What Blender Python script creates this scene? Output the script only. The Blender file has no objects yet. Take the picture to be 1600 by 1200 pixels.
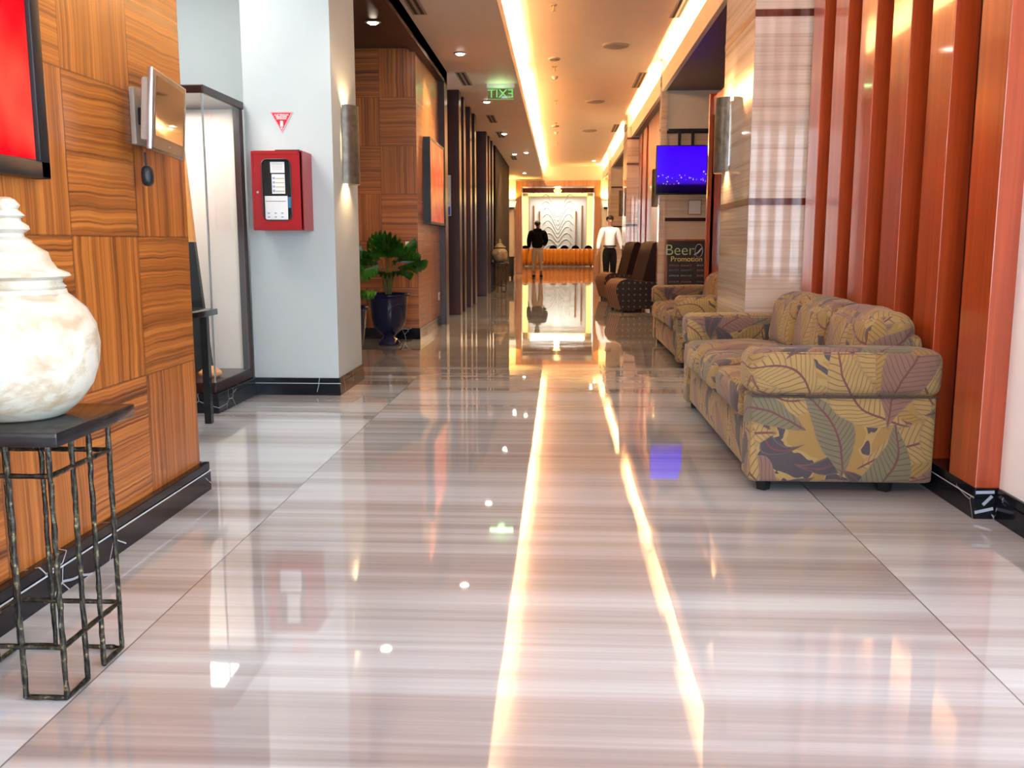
import bpy, bmesh, math, random
from mathutils import Vector, Matrix, noise
random.seed(7)
PI = math.pi
S = bpy.context.scene
COL = S.collection

# ------------------------------------------------------------------ camera
cam_data = bpy.data.cameras.new('camera')
cam = bpy.data.objects.new('camera', cam_data)
COL.objects.link(cam)
cam_data.sensor_fit = 'HORIZONTAL'
cam_data.sensor_width = 36.0
cam_data.lens = 36.0 * 1450.0 / 1600.0
cam_data.clip_start = 0.05
cam_data.clip_end = 300
cam.location = (0, 0, 1.05)
cam.rotation_euler = (PI / 2 - math.radians(8.616), 0, math.radians(2.9215))
S.camera = cam

# ------------------------------------------------------------------ world, exposure
S.view_settings.view_transform = 'Standard'
S.view_settings.look = 'None'
S.view_settings.gamma = 1.0
S.view_settings.use_curve_mapping = False
S.view_settings.exposure = 0.66
w = bpy.data.worlds.new('daylight'); S.world = w
w.use_nodes = True
wn = w.node_tree.nodes['Background']
wn.inputs[0].default_value = (0.80, 0.90, 1.0, 1)
wn.inputs[1].default_value = 3.0

# ------------------------------------------------------------------ lamps that belong to the building
def area(name, loc, rot, sx, sy, power, color, spread=180):
    l = bpy.data.lights.new(name, 'AREA'); l.shape = 'RECTANGLE'; l.size = sx; l.size_y = sy
    l.energy = power; l.color = color; l.spread = math.radians(spread)
    o = bpy.data.objects.new(name, l); COL.objects.link(o); o.location = loc; o.rotation_euler = rot
    return o
def spot(name, loc, power, color, angle=80, r=0.04, blend=0.6, rot=(0, 0, 0)):
    l = bpy.data.lights.new(name, 'SPOT'); l.energy = power; l.color = color; l.spot_size = math.radians(angle)
    l.spot_blend = blend; l.shadow_soft_size = r
    o = bpy.data.objects.new(name, l); COL.objects.link(o); o.location = loc; o.rotation_euler = rot
    return o
def point(name, loc, power, color, r=0.04):
    l = bpy.data.lights.new(name, 'POINT'); l.energy = power; l.color = color; l.shadow_soft_size = r
    o = bpy.data.objects.new(name, l); COL.objects.link(o); o.location = loc
    return o
WARM = (1.0, 0.62, 0.30)
COVE = (1.0, 0.62, 0.26)
# daylight through the glazed entrance behind the camera
area('entrance_daylight', (0.3, -4.8, 2.0), (math.radians(82), 0, 0), 5.2, 3.0, 400, (0.72, 0.87, 1.0))
# tall side windows on the right, before the fins begin
area('side_window_daylight', (1.95, -0.6, 1.75), (0, math.radians(90), 0), 2.7, 4.9, 290, (0.74, 0.88, 1.0))
# cove lamps: on top of the lowered left ceiling and on top of the right cornice
for y in (-1.5, 5, 11.2, 17.4, 23.6, 29.4):
    area('cove_lamp', (-0.72, y, 3.335), (PI, math.radians(-42), 0), 0.06, 5.6, (400 if y > 12 else 290) if y > 8 else 120, COVE if y > 8 else (1.0, 0.80, 0.62))
for a, b in ((-4, 6.2), (7.5, 13.8), (14.15, 19.5), (20.8, 27.1), (27.4, 32.3)):
    area('cove_lamp', (1.60, (a + b) / 2, 3.36), (PI, math.radians(38), 0), 0.06, b - a - 0.1, (60 if a > 12 else 46 if a > 7 else 20) * (b - a), COVE if a > 7 else (1.0, 0.78, 0.58))

# ------------------------------------------------------------------ node helpers
def mat(name):
    m = bpy.data.materials.new(name); m.use_nodes = True
    nt = m.node_tree
    return m, nt, nt.nodes['Principled BSDF']
def N(nt, typ, **kw):
    n = nt.nodes.new(typ)
    for k, v in kw.items():
        if k == 'ins':
            for i, x in v.items():
                if hasattr(x, 'is_linked') or isinstance(x, bpy.types.NodeSocket): nt.links.new(x, n.inputs[i])
                else: n.inputs[i].default_value = x
        else: setattr(n, k, v)
    return n
def M(nt, op, a, b=0.0, c=None, clamp=False):
    n = N(nt, 'ShaderNodeMath', operation=op, use_clamp=clamp)
    for i, x in enumerate((a, b) if c is None else (a, b, c)):
        if isinstance(x, bpy.types.NodeSocket): nt.links.new(x, n.inputs[i])
        else: n.inputs[i].default_value = x
    return n.outputs[0]
def MIX(nt, f, a, b, blend='MIX'):
    n = N(nt, 'ShaderNodeMix', data_type='RGBA', blend_type=blend)
    for i, x in ((0, f), (6, a), (7, b)):
        if isinstance(x, bpy.types.NodeSocket): nt.links.new(x, n.inputs[i])
        elif i == 0: n.inputs[0].default_value = x
        else: n.inputs[i].default_value = (*x, 1) if len(x) == 3 else x
    return n.outputs[2]
def RAMP(nt, f, stops, interp='LINEAR'):
    n = N(nt, 'ShaderNodeValToRGB'); n.color_ramp.interpolation = interp
    e = n.color_ramp.elements
    while len(e) > 1: e.remove(e[-1])
    e[0].position = stops[0][0]; e[0].color = (*stops[0][1], 1)
    for p, c in stops[1:]:
        x = e.new(p); x.color = (*c, 1)
    nt.links.new(f, n.inputs[0]); return n.outputs[0]
def UV(nt): return N(nt, 'ShaderNodeUVMap', uv_map='UVMap').outputs[0]
def MAP(nt, v, scale=(1, 1, 1), loc=(0, 0, 0), rot=(0, 0, 0)):
    return N(nt, 'ShaderNodeMapping', ins={0: v, 1: loc, 2: rot, 3: scale}).outputs[0]
def NOISE(nt, v, scale=1, detail=3, rough=0.5, dist=0.0):
    return N(nt, 'ShaderNodeTexNoise', ins={'Vector': v, 'Scale': scale, 'Detail': detail, 'Roughness': rough, 'Distortion': dist}).outputs[0]
def setp(b, **k):
    names = {'color': 'Base Color', 'rough': 'Roughness', 'metal': 'Metallic', 'ior': 'IOR', 'coat': 'Coat Weight',
             'coatr': 'Coat Roughness', 'trans': 'Transmission Weight', 'em': 'Emission Color', 'ems': 'Emission Strength',
             'sheen': 'Sheen Weight', 'alpha': 'Alpha', 'spec': 'Specular IOR Level', 'sss': 'Subsurface Weight'}
    for a, v in k.items():
        if a in ('color', 'em') and not isinstance(v, bpy.types.NodeSocket): v = (*v, 1)
        s = b.inputs[names[a]]
        if isinstance(v, bpy.types.NodeSocket): b.id_data.links.new(v, s)
        else: s.default_value = v
def bump(nt, b, h, dist=0.002, strength=1.0):
    n = N(nt, 'ShaderNodeBump', ins={'Strength': strength, 'Distance': dist, 'Height': h})
    nt.links.new(n.outputs[0], b.inputs['Normal'])
def simple(name, color, rough=0.5, var=0.08, nscale=14, **k):
    m, nt, b = mat(name)
    tc = N(nt, 'ShaderNodeTexCoord').outputs['Object']
    n = NOISE(nt, tc, nscale, 3)
    c0 = tuple(max(0, x * (1 - var)) for x in color); c1 = tuple(min(1, x * (1 + var)) for x in color)
    setp(b, color=RAMP(nt, n, [(0.3, c0), (0.7, c1)]), rough=rough, **k)
    return m
def emissive(name, color, strength):
    m, nt, b = mat(name)
    setp(b, color=(0.02, 0.02, 0.02), em=color, ems=strength, rough=0.5)
    return m

def wood_grain(nt, v, a, b, c, fine=38, long=1.6):
    """streaks that run along local y of v"""
    g1 = NOISE(nt, MAP(nt, v, (fine, long, 1)), 1, 4, 0.6, 0.3)
    g2 = NOISE(nt, MAP(nt, v, (fine * 0.28, long * 0.45, 1), loc=(3, 1, 0)), 1, 3, 0.5, 0.6)
    f = M(nt, 'ADD', M(nt, 'MULTIPLY', g1, 0.55), M(nt, 'MULTIPLY', g2, 0.45))
    return RAMP(nt, f, [(0.37, a), (0.5, b), (0.62, c)]), f

def parquet():
    """square wooden panels 0.507 m wide, the grain turned by 90 degrees from panel to panel"""
    m, nt, b = mat('teak_squares')
    uv = UV(nt)
    s = N(nt, 'ShaderNodeSeparateXYZ', ins={0: uv})
    P = 0.507
    u = M(nt, 'DIVIDE', M(nt, 'ADD', s.outputs[0], 0.238 + P * 20), P)
    v = M(nt, 'DIVIDE', M(nt, 'ADD', s.outputs[1], -0.06 + P * 20), P)
    cu = M(nt, 'FLOOR', u); cv = M(nt, 'FLOOR', v)
    fu = M(nt, 'FRACT', u); fv = M(nt, 'FRACT', v)
    par = M(nt, 'MODULO', M(nt, 'ADD', cu, cv), 2.0)
    mu = M(nt, 'ADD', M(nt, 'MULTIPLY', fu, M(nt, 'SUBTRACT', 1.0, par)), M(nt, 'MULTIPLY', fv, par))
    mv = M(nt, 'ADD', M(nt, 'MULTIPLY', fv, M(nt, 'SUBTRACT', 1.0, par)), M(nt, 'MULTIPLY', fu, par))
    cid = M(nt, 'ADD', M(nt, 'MULTIPLY', cu, 7.31), M(nt, 'MULTIPLY', cv, 3.77))
    vec = N(nt, 'ShaderNodeCombineXYZ', ins={0: M(nt, 'MULTIPLY', mu, P), 1: M(nt, 'MULTIPLY', mv, P), 2: cid}).outputs[0]
    wob = NOISE(nt, MAP(nt, vec, (2, 4, 1)), 1, 2)
    vec2 = N(nt, 'ShaderNodeCombineXYZ', ins={0: M(nt, 'ADD', M(nt, 'MULTIPLY', mu, P), M(nt, 'MULTIPLY', wob, 0.028)), 1: M(nt, 'MULTIPLY', mv, P), 2: cid}).outputs[0]
    col, f = wood_grain(nt, vec2, (0.060, 0.012, 0.003), (0.29, 0.082, 0.012), (0.47, 0.165, 0.030), fine=110, long=0.6)
    tone = N(nt, 'ShaderNodeTexWhiteNoise', noise_dimensions='1D', ins={'W': cid}).outputs[0]
    col = MIX(nt, M(nt, 'MULTIPLY', tone, 0.35), col, (0.27, 0.095, 0.022))
    e = M(nt, 'MINIMUM', M(nt, 'MINIMUM', fu, M(nt, 'SUBTRACT', 1.0, fu)), M(nt, 'MINIMUM', fv, M(nt, 'SUBTRACT', 1.0, fv)))
    seam = M(nt, 'LESS_THAN', e, 0.006)
    col = MIX(nt, M(nt, 'MULTIPLY', seam, 0.6), col, (0.06, 0.016, 0.005))
    setp(b, color=col, rough=0.34, coat=0.35, coatr=0.18)
    bump(nt, b, M(nt, 'SUBTRACT', f, seam), 0.0012)
    return m
def wood(name, a, b_, c, rough=0.25, coat=0.6, coatr=0.08, fine=30, long=0.8):
    m, nt, b = mat(name)
    col, f = wood_grain(nt, UV(nt), a, b_, c, fine, long)
    setp(b, color=col, rough=rough, coat=coat, coatr=coatr)
    return m
def strata(name, c0, c1, c2, rough=0.12, sx=0.25, sy=14, extra=0.0):
    """banded marble, bands run along local x"""
    m, nt, b = mat(name)
    uv = UV(nt)
    n1 = NOISE(nt, MAP(nt, uv, (sx, sy, 1)), 1, 5, 0.6, 0.15)
    n2 = NOISE(nt, MAP(nt, uv, (sx * 3, sy * 5, 1), loc=(5, 2, 0)), 1, 4, 0.6, 0.1)
    f = M(nt, 'ADD', M(nt, 'MULTIPLY', n1, 0.65), M(nt, 'MULTIPLY', n2, 0.35))
    setp(b, color=RAMP(nt, f, [(0.36, c0), (0.5, c1), (0.62, c2)]), rough=rough, coat=extra, coatr=0.02)
    return m
def black_marble():
    m, nt, b = mat('black_marble')
    tc = N(nt, 'ShaderNodeTexCoord').outputs['Object']
    d = NOISE(nt, tc, 3.0, 4, 0.6)
    vv = N(nt, 'ShaderNodeMix', data_type='VECTOR', ins={0: 0.06, 4: tc})
    nt.links.new(N(nt, 'ShaderNodeTexNoise', ins={'Vector': tc, 'Scale': 2.5}).outputs[1], vv.inputs[5])
    vo = N(nt, 'ShaderNodeTexVoronoi', feature='DISTANCE_TO_EDGE', ins={'Vector': vv.outputs[1], 'Scale': 4.2}).outputs[0]
    line = M(nt, 'MULTIPLY', M(nt, 'LESS_THAN', vo, 0.008), M(nt, 'GREATER_THAN', d, 0.50))
    setp(b, color=MIX(nt, line, (0.006, 0.007, 0.011), (0.30, 0.31, 0.34)), rough=0.14, spec=0.3)
    return m

def floor_mat():
    m, nt, b = mat('polished_banded_marble')
    uv = UV(nt)
    s = N(nt, 'ShaderNodeSeparateXYZ', ins={0: uv})
    x, y = s.outputs[0], s.outputs[1]
    # slabs 0.73 m deep and 2.19 m wide, joints as in the hall
    ty = M(nt, 'DIVIDE', M(nt, 'ADD', y, 100 * 0.73 + 0.05), 0.73)
    tx = M(nt, 'DIVIDE', M(nt, 'ADD', x, 50 * 2.2 + 1.125), 2.2)
    cy, cx = M(nt, 'FLOOR', ty), M(nt, 'FLOOR', tx)
    fy, fx = M(nt, 'FRACT', ty), M(nt, 'FRACT', tx)
    idv = M(nt, 'ADD', M(nt, 'MULTIPLY', cx, 5.17), M(nt, 'MULTIPLY', cy, 0.0))
    vec = N(nt, 'ShaderNodeCombineXYZ', ins={0: x, 1: y, 2: idv}).outputs[0]
    n1 = NOISE(nt, MAP(nt, vec, (0.10, 3.2, 1)), 1, 2, 0.5, 0.1)
    n2 = NOISE(nt, MAP(nt, vec, (0.22, 11, 1), loc=(2, 7, 0)), 1, 4, 0.62, 0.12)
    n3 = NOISE(nt, MAP(nt, vec, (0.5, 45, 1), loc=(9, 3, 0)), 1, 2, 0.5, 0.0)
    f = M(nt, 'ADD', M(nt, 'ADD', M(nt, 'MULTIPLY', n1, 0.54), M(nt, 'MULTIPLY', n2, 0.37)), M(nt, 'MULTIPLY', n3, 0.09))
    col = RAMP(nt, f, [(0.32, (0.20, 0.165, 0.165)), (0.44, (0.31, 0.295, 0.305)), (0.54, (0.42, 0.44, 0.475)), (0.66, (0.49, 0.54, 0.60))])
    jx = M(nt, 'LESS_THAN', M(nt, 'MINIMUM', fx, M(nt, 'SUBTRACT', 1.0, fx)), 0.0011)
    col = MIX(nt, M(nt, 'MULTIPLY', jx, 0.8), col, (0.10, 0.08, 0.08))
    sm = NOISE(nt, MAP(nt, uv, (1.3, 1.3, 1)), 1, 4, 0.6)
    setp(b, color=col, rough=M(nt, 'ADD', 0.01, M(nt, 'MULTIPLY', sm, 0.035)), ior=1.75, coat=0.25, coatr=0.02)
    wave = NOISE(nt, MAP(nt, uv, (0.9, 1.7, 1)), 1, 1, 0.4)
    bump(nt, b, wave, 0.0018, 1.0)
    return m

def leaf_fabric():
    m, nt, b = mat('leaf_print_fabric')
    # ---- node group: lay one leaf over the colour beneath
    g = bpy.data.node_groups.new('leaf', 'ShaderNodeTree')
    itf = g.interface
    for nm, tp in (('U', 'NodeSocketFloat'), ('V', 'NodeSocketFloat'), ('CX', 'NodeSocketFloat'), ('CY', 'NodeSocketFloat'), ('Cos', 'NodeSocketFloat'),
                   ('Sin', 'NodeSocketFloat'), ('L', 'NodeSocketFloat'), ('W', 'NodeSocketFloat'), ('Bend', 'NodeSocketFloat'), ('Veins', 'NodeSocketFloat'),
                   ('Base', 'NodeSocketColor'), ('Vein', 'NodeSocketColor'), ('Under', 'NodeSocketColor')):
        itf.new_socket(nm, in_out='INPUT', socket_type=tp)
    itf.new_socket('Color', in_out='OUTPUT', socket_type='NodeSocketColor')
    gi = g.nodes.new('NodeGroupInput'); go = g.nodes.new('NodeGroupOutput')
    I = {s.name: s for s in gi.outputs}
    # wrap into the repeat around the leaf's centre
    dx = M(g, 'SUBTRACT', M(g, 'FRACT', M(g, 'ADD', M(g, 'SUBTRACT', I['U'], I['CX']), 10.5)), 0.5)
    dy = M(g, 'SUBTRACT', M(g, 'FRACT', M(g, 'ADD', M(g, 'SUBTRACT', I['V'], I['CY']), 10.5)), 0.5)
    u = M(g, 'ADD', M(g, 'MULTIPLY', dx, I['Cos']), M(g, 'MULTIPLY', dy, I['Sin']))
    v = M(g, 'SUBTRACT', M(g, 'MULTIPLY', dy, I['Cos']), M(g, 'MULTIPLY', dx, I['Sin']))
    un = M(g, 'DIVIDE', u, I['L'])
    v = M(g, 'ADD', v, M(g, 'MULTIPLY', M(g, 'MULTIPLY', un, un), I['Bend']))
    av = M(g, 'ABSOLUTE', v)
    hw = M(g, 'MULTIPLY', I['W'], M(g, 'SUBTRACT', 1.0, M(g, 'POWER', M(g, 'ABSOLUTE', un), 1.7)))
    mask = M(g, 'LESS_THAN', av, hw)
    ph = M(g, 'FRACT', M(g, 'MULTIPLY', M(g, 'SUBTRACT', u, M(g, 'MULTIPLY', av, 0.80)), 34.0))
    side = M(g, 'MULTIPLY', M(g, 'LESS_THAN', ph, 0.20), I['Veins'])
    rib = M(g, 'LESS_THAN', av, 0.0052)
    shade = M(g, 'MULTIPLY', M(g, 'LESS_THAN', M(g, 'SUBTRACT', hw, av), 0.008), 0.35)
    c = MIX(g, M(g, 'MULTIPLY', side, 0.62), I['Base'], I['Vein'])
    c = MIX(g, rib, c, (0.11, 0.03, 0.045, 1))
    c = MIX(g, shade, c, (0.16, 0.12, 0.10, 1))
    g.links.new(MIX(g, mask, I['Under'], c), go.inputs[0])
    # ---- the print
    uv = UV(nt)
    nz = N(nt, 'ShaderNodeTexNoise', ins={'Vector': uv, 'Scale': 5.0, 'Detail': 2.0})
    sep = N(nt, 'ShaderNodeSeparateXYZ', ins={0: uv}); sn = N(nt, 'ShaderNodeSeparateColor', ins={0: nz.outputs[1]})
    K = 1.0 / 0.86
    U_ = M(nt, 'MULTIPLY', M(nt, 'ADD', sep.outputs[0], M(nt, 'MULTIPLY', sn.outputs[0], 0.045)), K)
    V_ = M(nt, 'MULTIPLY', M(nt, 'ADD', sep.outputs[1], M(nt, 'MULTIPLY', sn.outputs[1], 0.045)), K)
    gold, mauve, sage, slate, pale = (0.28, 0.175, 0.045), (0.185, 0.105, 0.085), (0.135, 0.135, 0.085), (0.028, 0.030, 0.055), (0.34, 0.23, 0.08)
    vd, vp = (0.055, 0.030, 0.022), (0.085, 0.022, 0.038)
    blot = NOISE(nt, MAP(nt, uv, (6, 6, 1)), 1, 2, 0.5, 0.8)
    cur = MIX(nt, M(nt, 'GREATER_THAN', blot, 0.50), gold, pale)
    cur = MIX(nt, M(nt, 'GREATER_THAN', blot, 0.56), cur, slate)
    rnd = random.Random(5)
    leaves = []
    cols = [gold, mauve, sage, pale, slate, pale, gold, mauve]
    for i in range(26):
        gx, gy = (i * 7 % 30) % 5, (i * 7 % 30) // 5
        leaves.append(((gx + 0.5 + rnd.uniform(-.35, .35) + 0.5 * (gy % 2)) / 5, (gy + 0.5 + rnd.uniform(-.3, .3)) / 6,
                       rnd.uniform(0, 2 * PI), rnd.uniform(0.20, 0.32), rnd.uniform(0.070, 0.120), rnd.choice((-1, 1)) * rnd.uniform(0.05, 0.15), cols[rnd.randrange(8)]))
    for cx, cy, a, L, W, bd, cc in leaves:
        if cc is slate: L *= 0.55; W *= 0.6
        n = nt.nodes.new('ShaderNodeGroup'); n.node_tree = g
        nt.links.new(U_, n.inputs[0]); nt.links.new(V_, n.inputs[1])
        for k, val in zip(range(2, 10), (cx, cy, math.cos(a), math.sin(a), L, W, bd, 0.0 if cc is slate else 1.0)): n.inputs[k].default_value = val
        n.inputs['Base'].default_value = (*cc, 1)
        n.inputs['Vein'].default_value = (*(vp if cc in (mauve,) else vd), 1)
        nt.links.new(cur, n.inputs['Under']); cur = n.outputs[0]
    weave = NOISE(nt, MAP(nt, uv, (260, 260, 1)), 1, 1)
    mott = NOISE(nt, MAP(nt, uv, (14, 14, 1)), 1, 3, 0.6)
    cur = MIX(nt, M(nt, 'ADD', M(nt, 'MULTIPLY', weave, 0.22), M(nt, 'MULTIPLY', mott, 0.22)), cur, (0.17, 0.115, 0.065))
    setp(b, color=cur, rough=0.88, sheen=0.12)
    bump(nt, b, weave, 0.0006, 0.6)
    return m

def onyx():
    m, nt, b = mat('cream_onyx')
    tc = N(nt, 'ShaderNodeTexCoord').outputs['Object']
    n1 = NOISE(nt, MAP(nt, tc, (5, 5, 9)), 1, 5, 0.6, 2.2)
    n2 = NOISE(nt, MAP(nt, tc, (30, 30, 60)), 1, 4, 0.6, 0.5)
    col = RAMP(nt, n1, [(0.30, (0.24, 0.15, 0.08)), (0.42, (0.31, 0.25, 0.18)), (0.52, (0.39, 0.37, 0.32)), (0.66, (0.33, 0.35, 0.33))])
    col = MIX(nt, M(nt, 'MULTIPLY', n2, 0.35), col, (0.66, 0.60, 0.48))
    setp(b, color=col, rough=0.32, coat=0.15, coatr=0.15)
    bump(nt, b, n2, 0.002, 0.5)
    return m
def relief_red():
    m, nt, b = mat('red_abstract_paint')
    uv = UV(nt)
    n1 = NOISE(nt, MAP(nt, uv, (2.0, 2.6, 1)), 1, 4, 0.55, 1.0)
    n2 = NOISE(nt, MAP(nt, uv, (3.0, 1.2, 1), loc=(4, 4, 0)), 1, 3, 0.5, 0.6)
    s = N(nt, 'ShaderNodeSeparateXYZ', ins={0: uv})
    low = M(nt, 'MULTIPLY', M(nt, 'SUBTRACT', 1.50, s.outputs[1], clamp=True), 2.6, clamp=True)
    col = RAMP(nt, n1, [(0.35, (0.36, 0.0, 0.003)), (0.55, (0.52, 0.0, 0.006)), (0.75, (0.52, 0.006, 0.010))])
    hot = M(nt, 'MULTIPLY', M(nt, 'GREATER_THAN', n2, 0.5), low)
    n3 = M(nt, 'MULTIPLY', M(nt, 'MULTIPLY', M(nt, 'SUBTRACT', n2, 0.55), 6.0, clamp=True), low, clamp=True)
    col = MIX(nt, n3, col, (0.80, 0.09, 0.05))
    setp(b, color=col, rough=0.6, spec=0.08)
    return m

MT = dict(
    parquet=parquet(),
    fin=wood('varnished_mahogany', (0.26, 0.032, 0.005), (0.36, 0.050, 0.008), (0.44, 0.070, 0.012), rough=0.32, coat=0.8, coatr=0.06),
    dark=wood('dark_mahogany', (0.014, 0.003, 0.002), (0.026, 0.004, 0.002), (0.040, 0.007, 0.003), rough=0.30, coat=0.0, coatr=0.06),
    darkmatte=simple('dark_matte_wood', (0.014, 0.005, 0.004), 0.75, 0.1, spec=0.15),
    band=wood('mahogany_band', (0.07, 0.012, 0.006), (0.11, 0.018, 0.008), (0.14, 0.025, 0.010), rough=0.2),
    gold=wood('honey_veneer', (0.22, 0.085, 0.014), (0.32, 0.135, 0.024), (0.40, 0.18, 0.036), rough=0.3),
    marble=strata('beige_banded_marble', (0.46, 0.34, 0.26), (0.64, 0.53, 0.44), (0.72, 0.64, 0.56), rough=0.07, extra=0.5),
    black=black_marble(), floor=floor_mat(), fabric=leaf_fabric(), onyx=onyx(),
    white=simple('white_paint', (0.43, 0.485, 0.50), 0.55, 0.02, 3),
    cream=simple('cream_paint', (0.74, 0.66, 0.58), 0.6, 0.02, 3),
    ceil=simple('ceiling_paint', (0.80, 0.66, 0.57), 0.5, 0.02, 2),
    ceilup=simple('upper_ceiling_paint', (0.86, 0.74, 0.64), 0.55, 0.02, 2),
    soffit=simple('dark_soffit', (0.045, 0.014, 0.008), 0.35, 0.15, 5),
    iron=None, blackwood=simple('black_lacquer', (0.012, 0.011, 0.012), 0.12, 0.2, 20),
    red=simple('red_enamel', (0.32, 0.002, 0.006), 0.3, 0.05), redpaint=relief_red(),
    paper=simple('paper', (0.80, 0.80, 0.80), 0.7, 0.03, 40), blackp=simple('black_plastic', (0.012, 0.012, 0.014), 0.35, 0.1),
    silver=simple('brushed_silver', (0.42, 0.42, 0.42), 0.3, 0.05, metal=1.0), pewter=simple('pewter_metal', (0.13, 0.115, 0.10), 0.42, 0.3, 20, metal=0.8),
    navy=simple('navy_glaze', (0.005, 0.008, 0.035), 0.10, 0.2, 10, spec=0.4), stone=simple('white_pebbles', (0.62, 0.60, 0.56), 0.7, 0.2, 60),
    leaf=None, skin=simple('skin', (0.30, 0.15, 0.09), 0.5, 0.05), hair=simple('black_hair', (0.008, 0.007, 0.007), 0.5, 0.2),
    blackcloth=simple('black_cloth', (0.006, 0.006, 0.007), 0.9, 0.2, 30, spec=0.08), whitecloth=simple('white_shirt_cloth', (0.86, 0.83, 0.86), 0.8, 0.03, 30),
    beigecloth=simple('beige_trouser_cloth', (0.52, 0.42, 0.33), 0.8, 0.05, 30), orange=simple('orange_satin', (0.80, 0.27, 0.014), 0.42, 0.06, 20, sheen=0.2),
    relief=simple('white_plaster', (0.72, 0.72, 0.66), 0.6, 0.03), lampwhite=emissive('lamp_face', (1.0, 0.86, 0.66), 25.0),
    vent=simple('grey_vent_metal', (0.30, 0.24, 0.20), 0.5, 0.1), slot=simple('dark_slot', (0.03, 0.02, 0.015), 0.7, 0.1),
    olive=simple('celadon_glaze', (0.24, 0.20, 0.13), 0.25, 0.25, 12), brass=simple('brass', (0.5, 0.34, 0.12), 0.3, 0.05, metal=1.0),
    glow=emissive('cove_glow', (1.0, 0.62, 0.20), 1.35), globe=emissive('globe_lamp', (1.0, 0.70, 0.12), 3.0),
    chalk1=simple('green_chalk', (0.45, 0.62, 0.40), 0.9, 0.1), chalk2=simple('yellow_chalk', (0.75, 0.62, 0.20), 0.9, 0.1),
    chalk3=simple('blue_chalk', (0.30, 0.36, 0.55), 0.9, 0.1), chalk4=simple('pink_chalk', (0.65, 0.30, 0.28), 0.9, 0.1), chalk5=simple('white_chalk', (0.6, 0.6, 0.58), 0.9, 0.1),
    slate=simple('chalkboard', (0.010, 0.011, 0.014), 0.6, 0.3, 8), shade=emissive('lampshade_glow', (1.0, 0.80, 0.52), 0.9),
    sconceglow=emissive('sconce_glow', (1.0, 0.74, 0.36), 14.0),
    green=emissive('exit_green', (0.22, 0.75, 0.18), 0.6), bluebox=simple('blue_card', (0.03, 0.20, 0.38), 0.5, 0.1),
    orangewood=simple('orange_wood', (0.62, 0.26, 0.05), 0.5, 0.1),
)
def mk_iron():
    m, nt, b = mat('hammered_iron')
    tc = N(nt, 'ShaderNodeTexCoord').outputs['Object']
    n = NOISE(nt, tc, 60, 3, 0.6)
    setp(b, color=RAMP(nt, n, [(0.42, (0.015, 0.013, 0.012)), (0.60, (0.05, 0.045, 0.03)), (0.72, (0.30, 0.24, 0.12))]), rough=0.32, metal=0.65)
    bump(nt, b, NOISE(nt, tc, 45, 2), 0.004, 0.8)
    return m
MT['iron'] = mk_iron()
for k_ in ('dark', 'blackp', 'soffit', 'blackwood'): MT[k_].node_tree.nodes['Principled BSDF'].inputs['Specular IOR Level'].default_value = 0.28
MT['line'] = simple('pale_groove_line', (0.42, 0.45, 0.50), 0.4, 0.05)
MT['daylit'] = simple('daylit_white_paint', (0.86, 0.90, 0.95), 0.5, 0.01)  # lighter copy of the white paint, strong daylight put into the colour
def mk_leaf():
    m, nt, b = mat('glossy_green_leaf')
    tc = N(nt, 'ShaderNodeTexCoord').outputs['Object']
    n = NOISE(nt, tc, 7, 3)
    setp(b, color=RAMP(nt, n, [(0.35, (0.010, 0.050, 0.004)), (0.6, (0.03, 0.13, 0.008)), (0.8, (0.16, 0.19, 0.02))]), rough=0.3)
    return m
MT['leaf'] = mk_leaf()
def mk_glass(name='clear_glass', rough=0.0, tint=(1, 1, 1)):
    m, nt, b = mat(name)
    nt.nodes.remove(b)
    out = nt.nodes['Material Output']
    t = N(nt, 'ShaderNodeBsdfTransparent', ins={0: (*tint, 1)}); gl = N(nt, 'ShaderNodeBsdfGlossy', ins={0: (1, 1, 1, 1), 'Roughness': 0.02})
    fr = M(nt, 'MULTIPLY', N(nt, 'ShaderNodeFresnel', ins={0: 1.5}).outputs[0], M(nt, 'SUBTRACT', 1.0, N(nt, 'ShaderNodeNewGeometry').outputs['Backfacing']))
    mx = N(nt, 'ShaderNodeMixShader', ins={0: fr, 1: t.outputs[0], 2: gl.outputs[0]})
    nt.links.new(mx.outputs[0], out.inputs[0])
    return m
MT['glass'] = mk_glass()
MT['greenglass'] = mk_glass('green_glass', tint=(0.45, 0.75, 0.62))
def mk_tv():
    m, nt, b = mat('television_picture')
    uv = UV(nt)
    s = N(nt, 'ShaderNodeSeparateXYZ', ins={0: uv}); u, v = s.outputs[0], s.outputs[1]
    col = RAMP(nt, v, [(0.0, (0.0, 0.0, 0.004)), (0.17, (0.004, 0.0, 0.03)), (0.22, (0.03, 0.004, 0.35)), (0.45, (0.035, 0.002, 0.80)), (1.0, (0.03, 0.0, 0.95))])
    sky = N(nt, 'ShaderNodeTexVoronoi', feature='F1', ins={'Vector': MAP(nt, uv, (22, 16, 1)), 'Scale': 1.0, 'Randomness': 1.0})
    band = M(nt, 'MULTIPLY', M(nt, 'GREATER_THAN', v, 0.19), M(nt, 'LESS_THAN', v, M(nt, 'ADD', 0.20, M(nt, 'MULTIPLY', NOISE(nt, MAP(nt, uv, (9, 0.1, 1)), 1, 2), 0.42))))
    dots = M(nt, 'MULTIPLY', M(nt, 'LESS_THAN', sky.outputs[0], 0.22), band)
    tint = MIX(nt, 0.5, sky.outputs[1], (0.9, 0.5, 0.7))
    col = MIX(nt, M(nt, 'MULTIPLY', dots, 0.8), col, tint)
    setp(b, color=(0.0, 0.0, 0.0), em=col, ems=1.1, rough=0.15)
    return m
MT['tv'] = mk_tv()
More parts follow.
